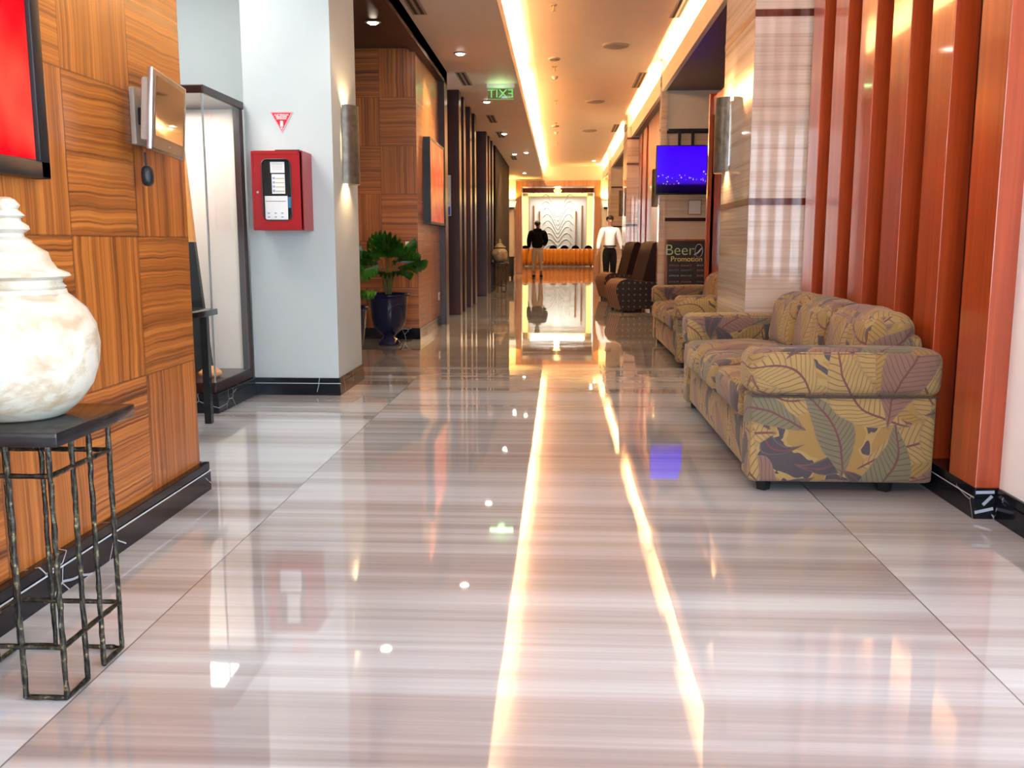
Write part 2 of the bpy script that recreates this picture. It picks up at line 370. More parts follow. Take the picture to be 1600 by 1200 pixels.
def mk_stripe():
    m, nt, b = mat('striped_upholstery')
    uv = UV(nt)
    s = N(nt, 'ShaderNodeSeparateXYZ', ins={0: uv})
    f = M(nt, 'FRACT', M(nt, 'MULTIPLY', s.outputs[0], 9.0))
    col = RAMP(nt, f, [(0.0, (0.07, 0.026, 0.020)), (0.42, (0.16, 0.07, 0.05)), (0.72, (0.50, 0.24, 0.09)), (0.80, (0.06, 0.022, 0.018))], 'CONSTANT')
    setp(b, color=col, rough=0.7)
    return m
MT['stripe'] = mk_stripe()
def mk_dots():
    m, nt, b = mat('dotted_upholstery')
    v = N(nt, 'ShaderNodeTexVoronoi', feature='F1', ins={'Vector': MAP(nt, UV(nt), (11, 11, 1)), 'Scale': 1.0, 'Randomness': 0.0}).outputs[0]
    setp(b, color=MIX(nt, M(nt, 'LESS_THAN', v, 0.15), (0.010, 0.006, 0.008), (0.16, 0.12, 0.07)), rough=0.6)
    return m
MT['dots'] = mk_dots()
def mk_poster(name, c0, c1, c2):
    m, nt, b = mat(name)
    n = NOISE(nt, MAP(nt, UV(nt), (5, 4, 1)), 1, 3, 0.6, 0.8)
    setp(b, color=RAMP(nt, n, [(0.35, c0), (0.5, c1), (0.62, c2)]), rough=0.3)
    return m
MT['poster'] = mk_poster('travel_poster_print', (0.18, 0.30, 0.32), (0.45, 0.42, 0.36), (0.55, 0.36, 0.28))
MT['redart'] = mk_poster('red_canvas', (0.62, 0.03, 0.02), (0.85, 0.06, 0.025), (0.85, 0.22, 0.14))

# ------------------------------------------------------------------ mesh helpers
class MB:
    def __init__(s): s.b = bmesh.new()
    def box(s, x0, x1, y0, y1, z0, z1, bev=0.0, seg=2, rot=None, at=None):
        r = bmesh.ops.create_cube(s.b, size=1.0); vs = r['verts']
        for v in vs:
            v.co = Vector(((x0 + x1) / 2 + v.co.x * (x1 - x0), (y0 + y1) / 2 + v.co.y * (y1 - y0), (z0 + z1) / 2 + v.co.z * (z1 - z0)))
        if bev > 0:
            es = list({e for v in vs for e in v.link_edges})
            r2 = bmesh.ops.bevel(s.b, geom=es, offset=bev, segments=seg, profile=0.5, affect='EDGES', clamp_overlap=True)
            vs = list({v for f in r2['faces'] for v in f.verts} | {v for v in vs if v.is_valid})
        if rot is not None:
            c = Vector(at) if at else Vector(((x0 + x1) / 2, (y0 + y1) / 2, (z0 + z1) / 2))
            bmesh.ops.rotate(s.b, verts=vs, cent=c, matrix=rot)
        return s
    def cyl(s, p0, p1, r0, r1=None, seg=16, cap=True):
        r1 = r0 if r1 is None else r1
        p0, p1 = Vector(p0), Vector(p1); d = (p1 - p0)
        q = d.to_track_quat('Z', 'Y').to_matrix()
        a = [s.b.verts.new(p0 + q @ Vector((math.cos(t) * r0, math.sin(t) * r0, 0))) for t in [2 * PI * i / seg for i in range(seg)]]
        c = [s.b.verts.new(p1 + q @ Vector((math.cos(t) * r1, math.sin(t) * r1, 0))) for t in [2 * PI * i / seg for i in range(seg)]]
        for i in range(seg): s.b.faces.new((a[i], a[(i + 1) % seg], c[(i + 1) % seg], c[i]))
        if cap:
            if r0 > 1e-5: s.b.faces.new(a[::-1])
            if r1 > 1e-5: s.b.faces.new(c)
        return s
    def lathe(s, prof, seg=48, c=(0, 0, 0), twist=0):
        rings = []
        for r, z in prof:
            if r < 1e-5: rings.append([s.b.verts.new((c[0], c[1], c[2] + z))])
            else: rings.append([s.b.verts.new((c[0] + r * math.cos(2 * PI * i / seg), c[1] + r * math.sin(2 * PI * i / seg), c[2] + z)) for i in range(seg)])
        for A, B in zip(rings, rings[1:]):
            for i in range(seg):
                j = (i + 1) % seg
                if len(A) == 1 and len(B) == 1: continue
                if len(A) == 1: s.b.faces.new((A[0], B[j], B[i]))
                elif len(B) == 1: s.b.faces.new((A[i], A[j], B[0]))
                else: s.b.faces.new((A[i], A[j], B[j], B[i]))
        return s
    def tube(s, pts, r, seg=8, wob=0.0, closed=False):
        pts = [Vector(p) for p in pts]; rings = []
        n = len(pts)
        for k, p in enumerate(pts):
            d = (pts[min(k + 1, n - 1)] - pts[max(k - 1, 0)]).normalized()
            q = d.to_track_quat('Z', 'Y').to_matrix()
            rr = r[k] if isinstance(r, (list, tuple)) else r
            rr = rr * (1 + random.uniform(-wob, wob))
            rings.append([s.b.verts.new(p + q @ Vector((math.cos(2 * PI * i / seg) * rr, math.sin(2 * PI * i / seg) * rr, 0))) for i in range(seg)])
        for A, B in zip(rings, rings[1:]):
            # keep neighbouring rings aligned
            off = min(range(seg), key=lambda o: (A[0].co - B[o].co).length)
            B2 = B[off:] + B[:off]
            for i in range(seg): s.b.faces.new((A[i], A[(i + 1) % seg], B2[(i + 1) % seg], B2[i]))
            B[:] = B2
        s.b.faces.new(rings[0][::-1]); s.b.faces.new(rings[-1])
        return s
    def prism(s, poly, axis, a, b_):
        """poly: 2D outline in the plane across axis; extruded from a to b"""
        def P(u, v, w_):
            return {'x': (w_, u, v), 'y': (u, w_, v), 'z': (u, v, w_)}[axis]
        A = [s.b.verts.new(P(u, v, a)) for u, v in poly]; B = [s.b.verts.new(P(u, v, b_)) for u, v in poly]
        n = len(poly)
        s.b.faces.new(A[::-1]); s.b.faces.new(B)
        for i in range(n): s.b.faces.new((A[i], A[(i + 1) % n], B[(i + 1) % n], B[i]))
        return s
    def pillow(s, x0, x1, y0, y1, z0, z1, r=0.05, puff=(0.02, 0.02, 0.03), n=14, wrinkle=0.0, shear=0.0):
        """soft cushion: a box with rounded edges whose faces swell"""
        sx, sy, sz = (x1 - x0) / 2, (y1 - y0) / 2, (z1 - z0) / 2
        c = Vector(((x0 + x1) / 2, (y0 + y1) / 2, (z0 + z1) / 2))
        seen = {}
        def vert(p):
            key = (round(p.x, 5), round(p.y, 5), round(p.z, 5))
            if key in seen: return seen[key]
            q = Vector((p.x * sx, p.y * sy, p.z * sz))
            inner = Vector((max(-sx + r, min(sx - r, q.x)), max(-sy + r, min(sy - r, q.y)), max(-sz + r, min(sz - r, q.z))))
            d = q - inner
            if d.length > 1e-6: q = inner + d.normalized() * r
            bx = (1 - p.y ** 2) * (1 - p.z ** 2); by = (1 - p.x ** 2) * (1 - p.z ** 2); bz = (1 - p.x ** 2) * (1 - p.y ** 2)
            q += Vector((puff[0] * bx * p.x, puff[1] * by * p.y, puff[2] * bz * p.z))
            if wrinkle: q += Vector(noise.noise_vector((q + c) * 7.0)) * wrinkle
            q.x += shear * (q.z + sz)
            seen[key] = s.b.verts.new(q + c); return seen[key]
        # non-linear spacing so corners get enough rows
        t = [-math.cos(PI * i / n) for i in range(n + 1)]
        for ax in range(3):
            for sg in (-1, 1):
                for i in range(n):
                    for j in range(n):
                        quad = []
                        for a, b_ in ((i, j), (i + 1, j), (i + 1, j + 1), (i, j + 1)):
                            p = [0, 0, 0]; p[ax] = sg; p[(ax + 1) % 3] = t[a]; p[(ax + 2) % 3] = t[b_]
                            quad.append(vert(Vector(p)))
                        if sg < 0: quad = quad[::-1]
                        if len(set(quad)) == 4: s.b.faces.new(quad)
        return s
    def build(s, name, m, parent=None, smooth=40, uvs=1.0, uvoff=(0, 0), loc=None, ux=1.0):
        bmesh.ops.recalc_face_normals(s.b, faces=s.b.faces)
        me = bpy.data.meshes.new(name)
        uvl = s.b.loops.layers.uv.new('UVMap')
        for f in s.b.faces:
            n = f.normal; ax = max(range(3), key=lambda i: abs(n[i]))
            for l in f.loops:
                c = l.vert.co
                u, v = {0: (c.y, c.z), 1: (c.x, c.z), 2: (c.x, c.y)}[ax]
                l[uvl].uv = (u * uvs * ux + uvoff[0], v * uvs + uvoff[1])
        s.b.to_mesh(me); s.b.free()
        me.materials.append(m)
        if smooth:
            me.polygons.foreach_set('use_smooth', [True] * len(me.polygons))
            me.set_sharp_from_angle(angle=math.radians(smooth))
        o = bpy.data.objects.new(name, me); COL.objects.link(o)
        if parent is not None: o.parent = parent
        if loc: o.location = loc
        return o
def unit_uv(o, axis):
    """0..1 picture coordinates over a flat panel"""
    me = o.data; ai = {'x': (1, 2), 'y': (0, 2), 'z': (0, 1)}[axis]
    cs = [v.co for v in me.vertices]
    lo = [min(c[i] for c in cs) for i in ai]; hi = [max(c[i] for c in cs) for i in ai]
    uvl = me.uv_layers['UVMap']
    for l in me.loops:
        c = me.vertices[l.vertex_index].co
        uvl.data[l.index].uv = [(c[i] - lo[k]) / (hi[k] - lo[k]) for k, i in enumerate(ai)]
def tag(o, label, cat, group=None, kind=None):
    o['label'] = label; o['category'] = cat
    if group: o['group'] = group
    if kind: o['kind'] = kind
    return o
def thing(name, label, cat, loc=(0, 0, 0), rz=0, group=None):
    o = bpy.data.objects.new(name, None); COL.objects.link(o); o.empty_display_size = 0.1
    o.location = loc; o.rotation_euler = (0, 0, rz)
    return tag(o, label, cat, group)
def struct(name, mb, m, parent=None, label=None, cat=None, **k):
    o = mb.build(name, m, parent, **k)
    if parent is None:
        o['kind'] = 'structure'
        if label: o['label'] = label
        if cat: o['category'] = cat
    return o
def copy_tree(o, parent=None):
    c = o.copy(); COL.objects.link(c)
    if parent is not None: c.parent = parent
    for ch in list(o.children): copy_tree(ch, c)
    return c
def text(s_, name, m, parent, loc, size, rot=(PI / 2, 0, 0), ext=0.001, sx=1.0, align='CENTER', offset=0.0, mirror=False):
    cu = bpy.data.curves.new(name, 'FONT'); cu.body = s_; cu.size = size; cu.extrude = ext; cu.align_x = align; cu.align_y = 'CENTER'; cu.offset = offset
    tmp = bpy.data.objects.new(name, cu); COL.objects.link(tmp)
    bpy.context.view_layer.update()
    me = bpy.data.meshes.new_from_object(tmp.evaluated_get(bpy.context.evaluated_depsgraph_get()))
    bpy.data.objects.remove(tmp); bpy.data.curves.remove(cu)
    me.name = name; me.materials.clear(); me.materials.append(m)
    if not me.uv_layers: me.uv_layers.new(name='UVMap')
    o = bpy.data.objects.new(name, me); COL.objects.link(o); o.parent = parent
    o.location = loc; o.rotation_euler = rot; o.scale = (-sx if mirror else sx, 1, 1)
    return o

# ================================================================== THE SETTING
YB, YE = -4.6, 32.5
struct('floor', MB().box(-5, 5, YB - 2, 46.5, -0.08, 0), MT['floor'], smooth=0)
# ceilings
struct('ceiling', MB().box(-4.0, -0.60, YB, YE, 3.23, 3.30).box(-0.60, -0.585, YB, YE, 3.225, 3.385), MT['ceil'], smooth=0)
struct('ceiling', MB().box(-1.25, 2.4, YB, YE, 3.65, 3.75).box(-1.30, -1.25, YB, YE, 3.30, 3.75), MT['ceilup'], smooth=0)
struct('trim_1', MB().box(1.446, 1.50, YB, YE, 3.20, 3.46, 0.004), MT['cream'], smooth=0)     # cove fascia on the right
struct('trim_2', MB().box(1.50, 4.0, YB, YE, 3.22, 3.30).box(2.35, 2.40, YB, YE, 3.30, 3.65), MT['soffit'], smooth=0)
# left: near teak wall
struct('wall_left', MB().box(-1.75, -1.53, YB, 3.80, 0.10, 3.23), MT['parquet'], smooth=0, uvoff=(0.164, 0), ux=1.095)
def baseboard(mb, x0, x1, y0, y1):
    """black stone skirting with a groove"""
    mb.box(x0, x1, y0, y1, 0, 0.082).box(x0 + .006, x1 - .006, y0 + .006, y1 - .006, 0.08, 0.088).box(x0 + .002, x1 - .002, y0 + .002, y1 - .002, 0.087, 0.122, 0.003)
    return mb
struct('baseboard_left', baseboard(MB(), -1.75, -1.497, YB, 3.83), MT['black'], smooth=0)
struct('trim_3', MB().box(-1.4968, -1.4955, YB, 3.831, 0.0815, 0.0865), MT['line'], smooth=0)
# bay behind the teak wall, white walls
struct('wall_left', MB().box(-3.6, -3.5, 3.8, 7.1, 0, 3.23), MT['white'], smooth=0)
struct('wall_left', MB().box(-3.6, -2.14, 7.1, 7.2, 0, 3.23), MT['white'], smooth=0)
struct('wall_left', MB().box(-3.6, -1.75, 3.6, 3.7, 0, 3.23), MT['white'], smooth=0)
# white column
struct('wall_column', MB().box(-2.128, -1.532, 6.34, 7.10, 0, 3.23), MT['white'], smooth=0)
struct('baseboard_column', baseboard(MB(), -2.14, -1.52, 6.325, 7.115), MT['black'], smooth=0)
struct('trim_4', MB().box(-2.142, -1.518, 6.3235, 6.3245, 0.082, 0.087), MT['line'], smooth=0)
# alcove with dark soffit
struct('wall_left', MB().box(-2.30, -2.20, 7.2, 10.2, 0, 3.12), MT['white'], smooth=0)
struct('trim_5', MB().box(-2.30, -1.47, 7.11, 12.35, 3.10, 3.229).box(-1.60, -1.47, 7.11, 12.35, 3.06, 3.229), MT['soffit'], smooth=0)
struct('wall_left', MB().box(-2.25, -1.55, 10.2, 12.05, 0.10, 3.10), MT['parquet'], smooth=0, uvoff=(0.186, 0.0))
struct('baseboard_left', baseboard(MB(), -2.25, -1.535, 10.17, 12.05), MT['black'], smooth=0)
struct('trim_6', MB().box(-1.62, -1.47, 12.05, 12.35, 0, 3.10, 0.003), MT['dark'], smooth=0)
struct('wall_left', MB().box(-2.75, -2.65, 12.3, 21.4, 0, 3.23), MT['dark'], smooth=0)
# dark posts down the left side
for i, (ya, yb, xa) in enumerate(((13.72, 14.02, -1.85), (14.38, 14.66, -1.72), (15.4, 15.68, -1.72), (16.2, 16.5, -1.72), (18.75, 19.05, -1.80), (19.5, 19.8, -1.72), (20.4, 20.7, -1.68))):
    struct('trim_%d' % (7 + i), MB().box(xa, -1.465, ya, yb, 0, 3.229, 0.006), MT['dark'], smooth=0)
struct('wall_left', MB().box(-2.2, -1.47, 21.4, 27.2, 0, 3.229), MT['darkmatte'], smooth=0)
struct('wall_left', MB().box(-2.75, -2.2, 21.4, 32.5, 0, 3.23), MT['gold'], smooth=0)
# right: white wall, mahogany fins, marble pillar
struct('wall_right', MB().box(1.69, 1.85, 1.9, 3.56, 0, 3.22).box(1.69, 1.85, YB, -3.1, 0, 3.22).box(1.69, 1.85, -3.1, 1.9, 3.12, 3.22), MT['daylit'], smooth=0)
wg = MB()
for i in range(7): wg.box(1.74, 1.80, -3.1 + i * .82, -3.02 + i * .82, 0.12, 3.12)
wg.box(1.74, 1.80, -3.1, 1.9, 2.2, 2.28)
struct('window_2', wg, MT['dark'], smooth=0)
struct('window_2_pane', MB().box(1.762, 1.768, -3.1, 1.9, .12, 3.12), MT['glass'], smooth=0)
struct('window_1_pane', MB().box(-2.2, 2.8, YB + .055, YB + .062, 0, 3.05), MT['glass'], smooth=0)
struct('baseboard_right', baseboard(MB(), 1.675, 1.8, YB, 3.54), MT['black'], smooth=0)
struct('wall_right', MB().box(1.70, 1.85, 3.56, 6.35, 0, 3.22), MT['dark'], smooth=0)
nt_ = 20
for i in range(6):
    y = 3.55 + i * 0.494
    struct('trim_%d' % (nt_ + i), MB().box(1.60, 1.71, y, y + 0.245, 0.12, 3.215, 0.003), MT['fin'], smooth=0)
struct('baseboard_right', baseboard(MB(), 1.597, 1.72, 3.545, 6.3), MT['black'], smooth=0)
struct('trim_26', MB().box(1.5955, 1.5966, 3.545, 6.3, 0.0815, 0.0865), MT['line'], smooth=0)
def pillar(i, x0, x1, y0, y1, bands, m='marble'):
    struct('wall_pillar_%d' % i, MB().box(x0, x1, y0, y1, 0, 3.65), MT[m], smooth=0)
    mb = MB()
    for z in bands: mb.box(x0 - .003, x1 + .003, y0 - .003, y1 + .003, z, z + 0.045)
    struct('trim_%d' % (30 + i), mb, MT['band'], smooth=0)
    struct('baseboard_pillar_%d' % i, baseboard(MB(), x0 - .012, x1 + .012, y0 - .012, y1 + .012), MT['black'], smooth=0)
pillar(1, 1.245, 1.70, 6.32, 7.42, (1.30, 2.49))
pillar(2, 1.44, 1.53, 13.86, 14.06, ())
pillar(3, 1.36, 1.60, 19.6, 20.72, (1.40, 2.64, 3.15))
pillar(4, 1.37, 1.46, 27.2, 27.4, ())
# room side of the openings
struct('wall_right', MB().box(3.4, 3.5, 6.0, 32.5, 0, 3.22), MT['marble'], smooth=0)
struct('wall_right', MB().box(1.70, 3.5, 6.25, 6.35, 0, 3.22), MT['marble'], smooth=0)
struct('wall_television', MB().box(1.53, 3.4, 13.9, 14.05, 0, 2.62), MT['marble'], smooth=0)
struct('wall_television', MB().box(1.53, 3.4, 13.9, 14.05, 2.66, 3.22), MT['cream'], smooth=0)
struct('trim_35', MB().box(1.53, 3.4, 13.885, 14.05, 2.62, 2.66).box(1.53, 3.4, 13.885, 13.9, 1.37, 1.42), MT['dark'], smooth=0)
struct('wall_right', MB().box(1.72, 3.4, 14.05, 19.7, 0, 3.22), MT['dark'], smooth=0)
for i, (ya, yb) in enumerate(((15.3, 17.5), (17.9, 18.6), (18.95, 19.55))):
    struct('trim_%d' % (36 + i), MB().box(1.60, 1.73, ya, yb, 0.0, 3.215, 0.003), MT['fin'], smooth=0)
struct('wall_right', MB().box(1.46, 3.4, 27.25, 27.4, 0, 2.62), MT['marble'], smooth=0)
struct('wall_right', MB().box(1.46, 3.4, 27.25, 27.4, 2.66, 3.22), MT['cream'], smooth=0)
struct('trim_40', MB().box(1.46, 3.4, 27.235, 27.4, 2.62, 2.66).box(1.46, 3.4, 27.235, 27.25, 1.50, 1.55), MT['dark'], smooth=0)
# wooden door frame behind the pillar
struct('door_1', MB().box(1.74, 1.92, 11.05, 11.25, 0, 2.70, 0.004).box(1.74, 1.92, 7.5, 11.25, 2.50, 2.70, 0.004).box(1.70, 1.78, 11.05, 11.12, 0, 2.74, 0.004), MT['fin'], smooth=0)
struct('door_1_pane', MB().box(1.84, 1.85, 7.55, 11.05, 0.02, 2.50), MT['greenglass'], smooth=0)
# end wall with nested frames
E_ = MB().box(-2.75, -1.52, YE, YE + .3, 0, 3.65).box(1.37, 3.5, YE, YE + .3, 0, 3.65).box(-1.52, 1.37, YE, YE + .3, 3.17, 3.65)
struct('wall_end', E_, MT['cream'], smooth=0)
struct('trim_41', MB().box(-1.53, -1.32, YE - .05, YE + .8, 0, 3.18, .01).box(1.17, 1.38, YE - .05, YE + .8, 0, 3.18, .01).box(-1.32, 1.17, YE - .05, YE + .8, 2.97, 3.18, .01), MT['gold'], smooth=0)
struct('trim_42', MB().box(-1.95, -1.60, 38, 38.4, 0, 3.6).box(1.35, 1.7, 38, 38.4, 0, 3.6).box(-1.6, 1.35, 38, 38.4, 3.06, 3.6), MT['band'], smooth=0)
struct('wall_end_left', MB().box(-2.05, -1.95, YE + .3, 46, 0, 3.6), MT['gold'], smooth=0)
struct('wall_end_right', MB().box(1.7, 1.8, YE + .3, 46, 0, 3.6), MT['gold'], smooth=0)
struct('ceiling', MB().box(-2.05, 1.8, YE + .3, 46, 3.6, 3.7), MT['ceilup'], smooth=0)
struct('wall_end', MB().box(-1.85, 1.6, 45.9, 46.0, 0, 3.6), MT['relief'], smooth=0)
# entrance glazing behind the camera
B_ = MB().box(-4, -2.2, YB, YB + .15, 0, 3.65).box(2.8, 4, YB, YB + .15, 0, 3.65).box(-2.2, 2.8, YB, YB + .15, 3.05, 3.65)
struct('wall_back', B_, MT['white'], smooth=0)
wf = MB()
for i in range(7): wf.box(-2.2 + i * 0.82, -2.12 + i * 0.82, YB + .02, YB + .10, 0, 3.05)
wf.box(-2.2, 2.8, YB + .02, YB + .10, 2.2, 2.28)
struct('window_1', wf, MT['dark'], smooth=0)

# ================================================================== LIGHT FITTINGS AND ADDED FILLS
dl0 = thing('downlight', 'recessed round downlight in the lowered ceiling, nearest of the row beside the cove', 'ceiling light', (-1.17, 11.15, 3.23), group='downlights in the lowered ceiling')
MB().lathe([(0.055, 0.0), (0.075, -0.001), (0.080, -0.008), (0.062, -0.016), (0.055, -0.006)], 24).build('trim_ring', MT['silver'], dl0)
MB().lathe([(0, -0.030), (0.03, -0.027), (0.05, -0.014), (0.054, -0.004), (0, -0.004)], 20).build('lamp_face', MT['lampwhite'], dl0)
spots = [(-1.15, 14.85, 'recessed downlight just beyond the green exit sign'), (-1.13, 19.1, 'third recessed downlight of the row along the left ceiling'), (-1.13, 23.4, 'fourth recessed downlight of the row along the left ceiling'),
         (-1.12, 29.6, 'farthest recessed downlight of the left ceiling row, before the end wall'), (-0.83, 23.0, 'small downlight close to the cove edge, far along the lowered ceiling')]
for x, y, lb in spots:
    c = copy_tree(dl0); c.location = (x, y, 3.23); c['label'] = lb
    spot('downlight_or_fill', (x, y, 3.18), 130, WARM, 100)
spot('downlight_or_fill', (-1.17, 11.15, 3.18), 130, WARM, 100)
c = copy_tree(dl0); c.location = (-1.76, 9.0, 3.10); tag(c, 'recessed downlight in the dark soffit above the potted palms', 'ceiling light'); del c['group']
spot('downlight_or_fill', (-1.76, 9.0, 3.08), 160, WARM, 100)
spot('downlight_or_fill', (-1.45, 10.9, 3.04), 60, WARM, 90, rot=(0, math.radians(-12), 0))
for i, (x, y, lb) in enumerate(((1.05, 30.2, 'left one of two small downlights at the far end of the raised ceiling'), (1.22, 31.4, 'right one of two small downlights at the far end of the raised ceiling'))):
    c = copy_tree(dl0); c.location = (x, y, 3.65); c['label'] = lb; c['group'] = 'far downlights in the raised ceiling'
for y in (2.0, 6.0):
    spot('downlight_or_fill', (-1.0, y, 3.21), 45, (1.0, 0.80, 0.60), 90)
spot('added_wall_spot', (-1.05, 4.9, 3.2), 60, (1.0, 0.72, 0.38), 50, 0.03, rot=(math.radians(-42), math.radians(-10), 0))  # added spot without a fitting, makes the yellow patch on the teak
area('bay_fill', (-2.7, 5.3, 3.2), (0, 0, 0), 0.8, 1.5, 45, (1.0, 0.95, 0.88))  # fill added above the bay to brighten the cabinet and its walls
spot('downlight_or_fill', (1.0, 21.6, 3.6), 420, (1.0, 0.86, 0.68), 60, rot=(math.radians(36), math.radians(-6), 0))  # added without a fitting, brightens the person in the white shirt
for y in (31.4, 34.5, 41.5):
    spot('downlight_or_fill', (0, y, 3.5 if y > 33 else 3.6), 160, (1.0, 0.70, 0.36), 130)

def sconce(x, y, z, face, label, power=18, h=0.54, r=0.09):
    """half-cylinder metal wall light; face = +1 looks towards +x"""
    t = thing('wall_sconce', label, 'wall light', (x, y, z), group=None)
    n = 14
    outer = [(face * (0.012 + r * math.sin(PI * i / n)), -r * 1.25 * math.cos(PI * i / n)) for i in range(n + 1)]
    inner = [(face * (0.012 + (r - .008) * math.sin(PI * i / n)), -(r * 1.25 - .008) * math.cos(PI * i / n)) for i in range(n, -1, -1)]
    MB().prism(outer + inner, 'z', -h / 2, h / 2).build('metal_shade', MT['pewter'], t)
    MB().box(*sorted((0, face * 0.012)), -r * .7, r * .7, -h / 2 + .05, h / 2 - .05).build('back_plate', MT['silver'], t)
    MB().cyl((face * 0.05, 0, -0.10), (face * 0.05, 0, 0.10), 0.012, seg=10).build('lamp_tube', MT['sconceglow'], t)
    for zz, ro in ((z + h / 2 - .06, (PI, 0, 0)), (z - h / 2 + .06, (0, 0, 0))):
        spot('sconce_lamp', (x + face * 0.05, y, zz), power, WARM, 120, 0.02, rot=ro)
    return t
sconce(-1.532, 6.70, 1.735, 1, 'curved pewter wall light on the side of the white column', 14)
sconce(1.245, 7.18, 1.84, -1, 'tall grey half-round wall light on the mirror-polished side of the near right pillar', 16)
sconce(1.44, 13.98, 1.85, -1, 'dark wall light beside the television, on the mahogany panelling end', 14)
sconce(1.36, 20.4, 1.90, -1, 'far right wall light above the person in the white shirt', 14)
def uplight(x, y, z, label):
    t = thing('wall_sconce', label, 'wall light', (x, y, z))
    MB().prism([(-0.10, 0.0), (0.10, 0.0), (0.16, 0.20), (-0.16, 0.20)], 'y', -0.12, 0).build('glass_shade', MT['shade'], t)
    MB().box(-0.09, 0.09, -0.09, 0, -0.06, 0).build('bracket', MT['blackp'], t)
    spot('sconce_lamp', (x, y - 0.14, z + .24), 70, (1.0, 0.62, 0.16), 150, 0.04, rot=(PI, 0, 0))
    return t
uplight(-1.66, YE, 2.28, 'box-shaped uplight on the yellow-lit end wall, left of the portal')
uplight(1.58, YE, 2.28, 'glowing uplight on the end wall, right of the portal behind the person in white')
t = thing('globe_lamp', 'yellow glowing dome lamp under the portal lintel above the orange table', 'ceiling light', (-0.10, 36.0, 3.06))
MB().lathe([(0, -0.14), (0.07, -0.13), (0.12, -0.09), (0.15, -0.03), (0.155, 0.0), (0.10, 0.02), (0, 0.02)], 24).build('glass_dome', MT['globe'], t)
MB().cyl((0, 0, 0.02), (0, 0, 0.54), 0.012, seg=8).build('stem', MT['brass'], t)
point('globe_bulb', (-0.10, 36.0, 2.75), 60, (1.0, 0.66, 0.2), 0.1)

# exit sign
t = thing('exit_sign', 'green exit sign of etched glass hanging under the lowered ceiling, its letters reversed', 'sign', (-0.835, 13.3, 3.23))
MB().box(-0.195, 0.195, -0.03, 0.03, -0.055, 0, .004).build('housing', MT['paper'], t)
MB().box(-0.18, 0.18, -0.006, 0.006, -0.205, -0.055, .002).build('glass_panel', mk_glass('sign_glass', tint=(0.75, 0.9, 0.7)), t)
text('EXIT', 'lettering', MT['green'], t, (0, -0.008, -0.133), 0.158, sx=1.12, mirror=True, ext=0.0008)
for a, b_ in ((-0.205, -0.200), (-0.064, -0.060)):
    MB().box(-0.178, 0.178, -0.0095, -0.0065, a, b_).build('green_line', MT['green'], t)
l = area('exit_sign_lamp', (-0.835, 13.27, 3.17), (PI / 2, 0, PI), 0.34, 0.04, 0.3, (0.5, 1.0, 0.4))
l = point('exit_sign_glow', (-0.835, 13.2, 3.12), 0.25, (0.5, 1.0, 0.4), 0.05)

# slot diffusers
def slot_vent(x, y, z, label, group, L=1.0, W=0.14):
    t = thing('air_vent', label, 'air vent', (x, y, z), group=group)
    MB().box(-W / 2, W / 2, 0, L, -0.008, 0, .002).build('frame', MT['vent'], t, smooth=0)
    for s_ in (-1, 1): MB().box(s_ * W * .22 - .016, s_ * W * .22 + .016, .03, L - .03, -0.0095, -0.0078).build('slot', MT['slot'], t, smooth=0)
    return t
GL = 'slot air vents in the lowered ceiling'
for x, y, lb in ((-1.36, 8.3, 'double slot air vent at the top edge of the photo, nearest in the lowered ceiling'), (-1.30, 12.35, 'double slot air vent left of the green exit sign'), (-1.22, 16.4, 'second slot air vent beyond the exit sign'),
                 (-1.22, 18.8, 'third slot air vent beyond the exit sign'), (-1.20, 24.0, 'farthest slot air vent in the lowered ceiling')):
    slot_vent(x, y, 3.23, lb, GL)
GR = 'slot air vents in the raised ceiling'
for x, y, lb in ((1.32, 9.9, 'slot air vent in the raised ceiling at the top right edge, nearest the marble pillar'), (1.26, 14.9, 'slot air vent in the raised ceiling just beyond the first shadow across it'), (1.24, 21.2, 'small slot air vent far along the raised ceiling, right side')):
    v = slot_vent(x, y, 3.65, lb, GR, 1.4 if y > 10 else 1.5)
def dish(x, y, z, r, name, label, cat, group):
    t = thing(name, label, cat, (x, y, z), group=group)
    MB().lathe([(0, -0.03), (r * .7, -0.03), (r * .95, -0.018), (r, 0), (0, 0)], 28).build('cover_dish', MT['vent'], t)
    MB().lathe([(r * 1.0, -0.001), (r * 1.1, -0.004), (r * 1.1, 0), (r * 1.0, 0)], 28).build('rim', MT['cream'], t)
    return t
GD = 'round ceiling speakers along the raised ceiling'
for x, y, lb in ((0.72, 12.9, 'round ceiling speaker nearest the camera on the raised ceiling'), (0.63, 17.8, 'second round ceiling speaker on the raised ceiling'), (0.66, 22.3, 'third round ceiling speaker, far down the raised ceiling')):
    dish(x, y, 3.65, 0.18, 'ceiling_speaker', lb, 'speaker', GD)
GH = 'round access covers in line with the sprinklers'
for x, y, lb in ((-0.10, 13.75, 'small round ceiling cover before the first sprinkler pair'), (-0.12, 21.4, 'small round ceiling cover farther along the sprinkler line')):
    dish(x, y, 3.65, 0.085, 'ceiling_cover', lb, 'cover', GH)
def sprinkler(x, y, label):
    t = thing('sprinkler', label, 'sprinkler', (x, y, 3.65), group='fire sprinklers along the raised ceiling')
    MB().lathe([(0, -0.012), (0.035, -0.010), (0.042, 0), (0, 0)], 16).build('escutcheon', MT['vent'], t)
    MB().cyl((0, 0, -0.06), (0, 0, -0.01), 0.009, seg=8).build('pipe', MT['brass'], t)
    MB().cyl((0, 0, -0.066), (0, 0, -0.060), 0.022, seg=12).build('deflector', MT['brass'], t)
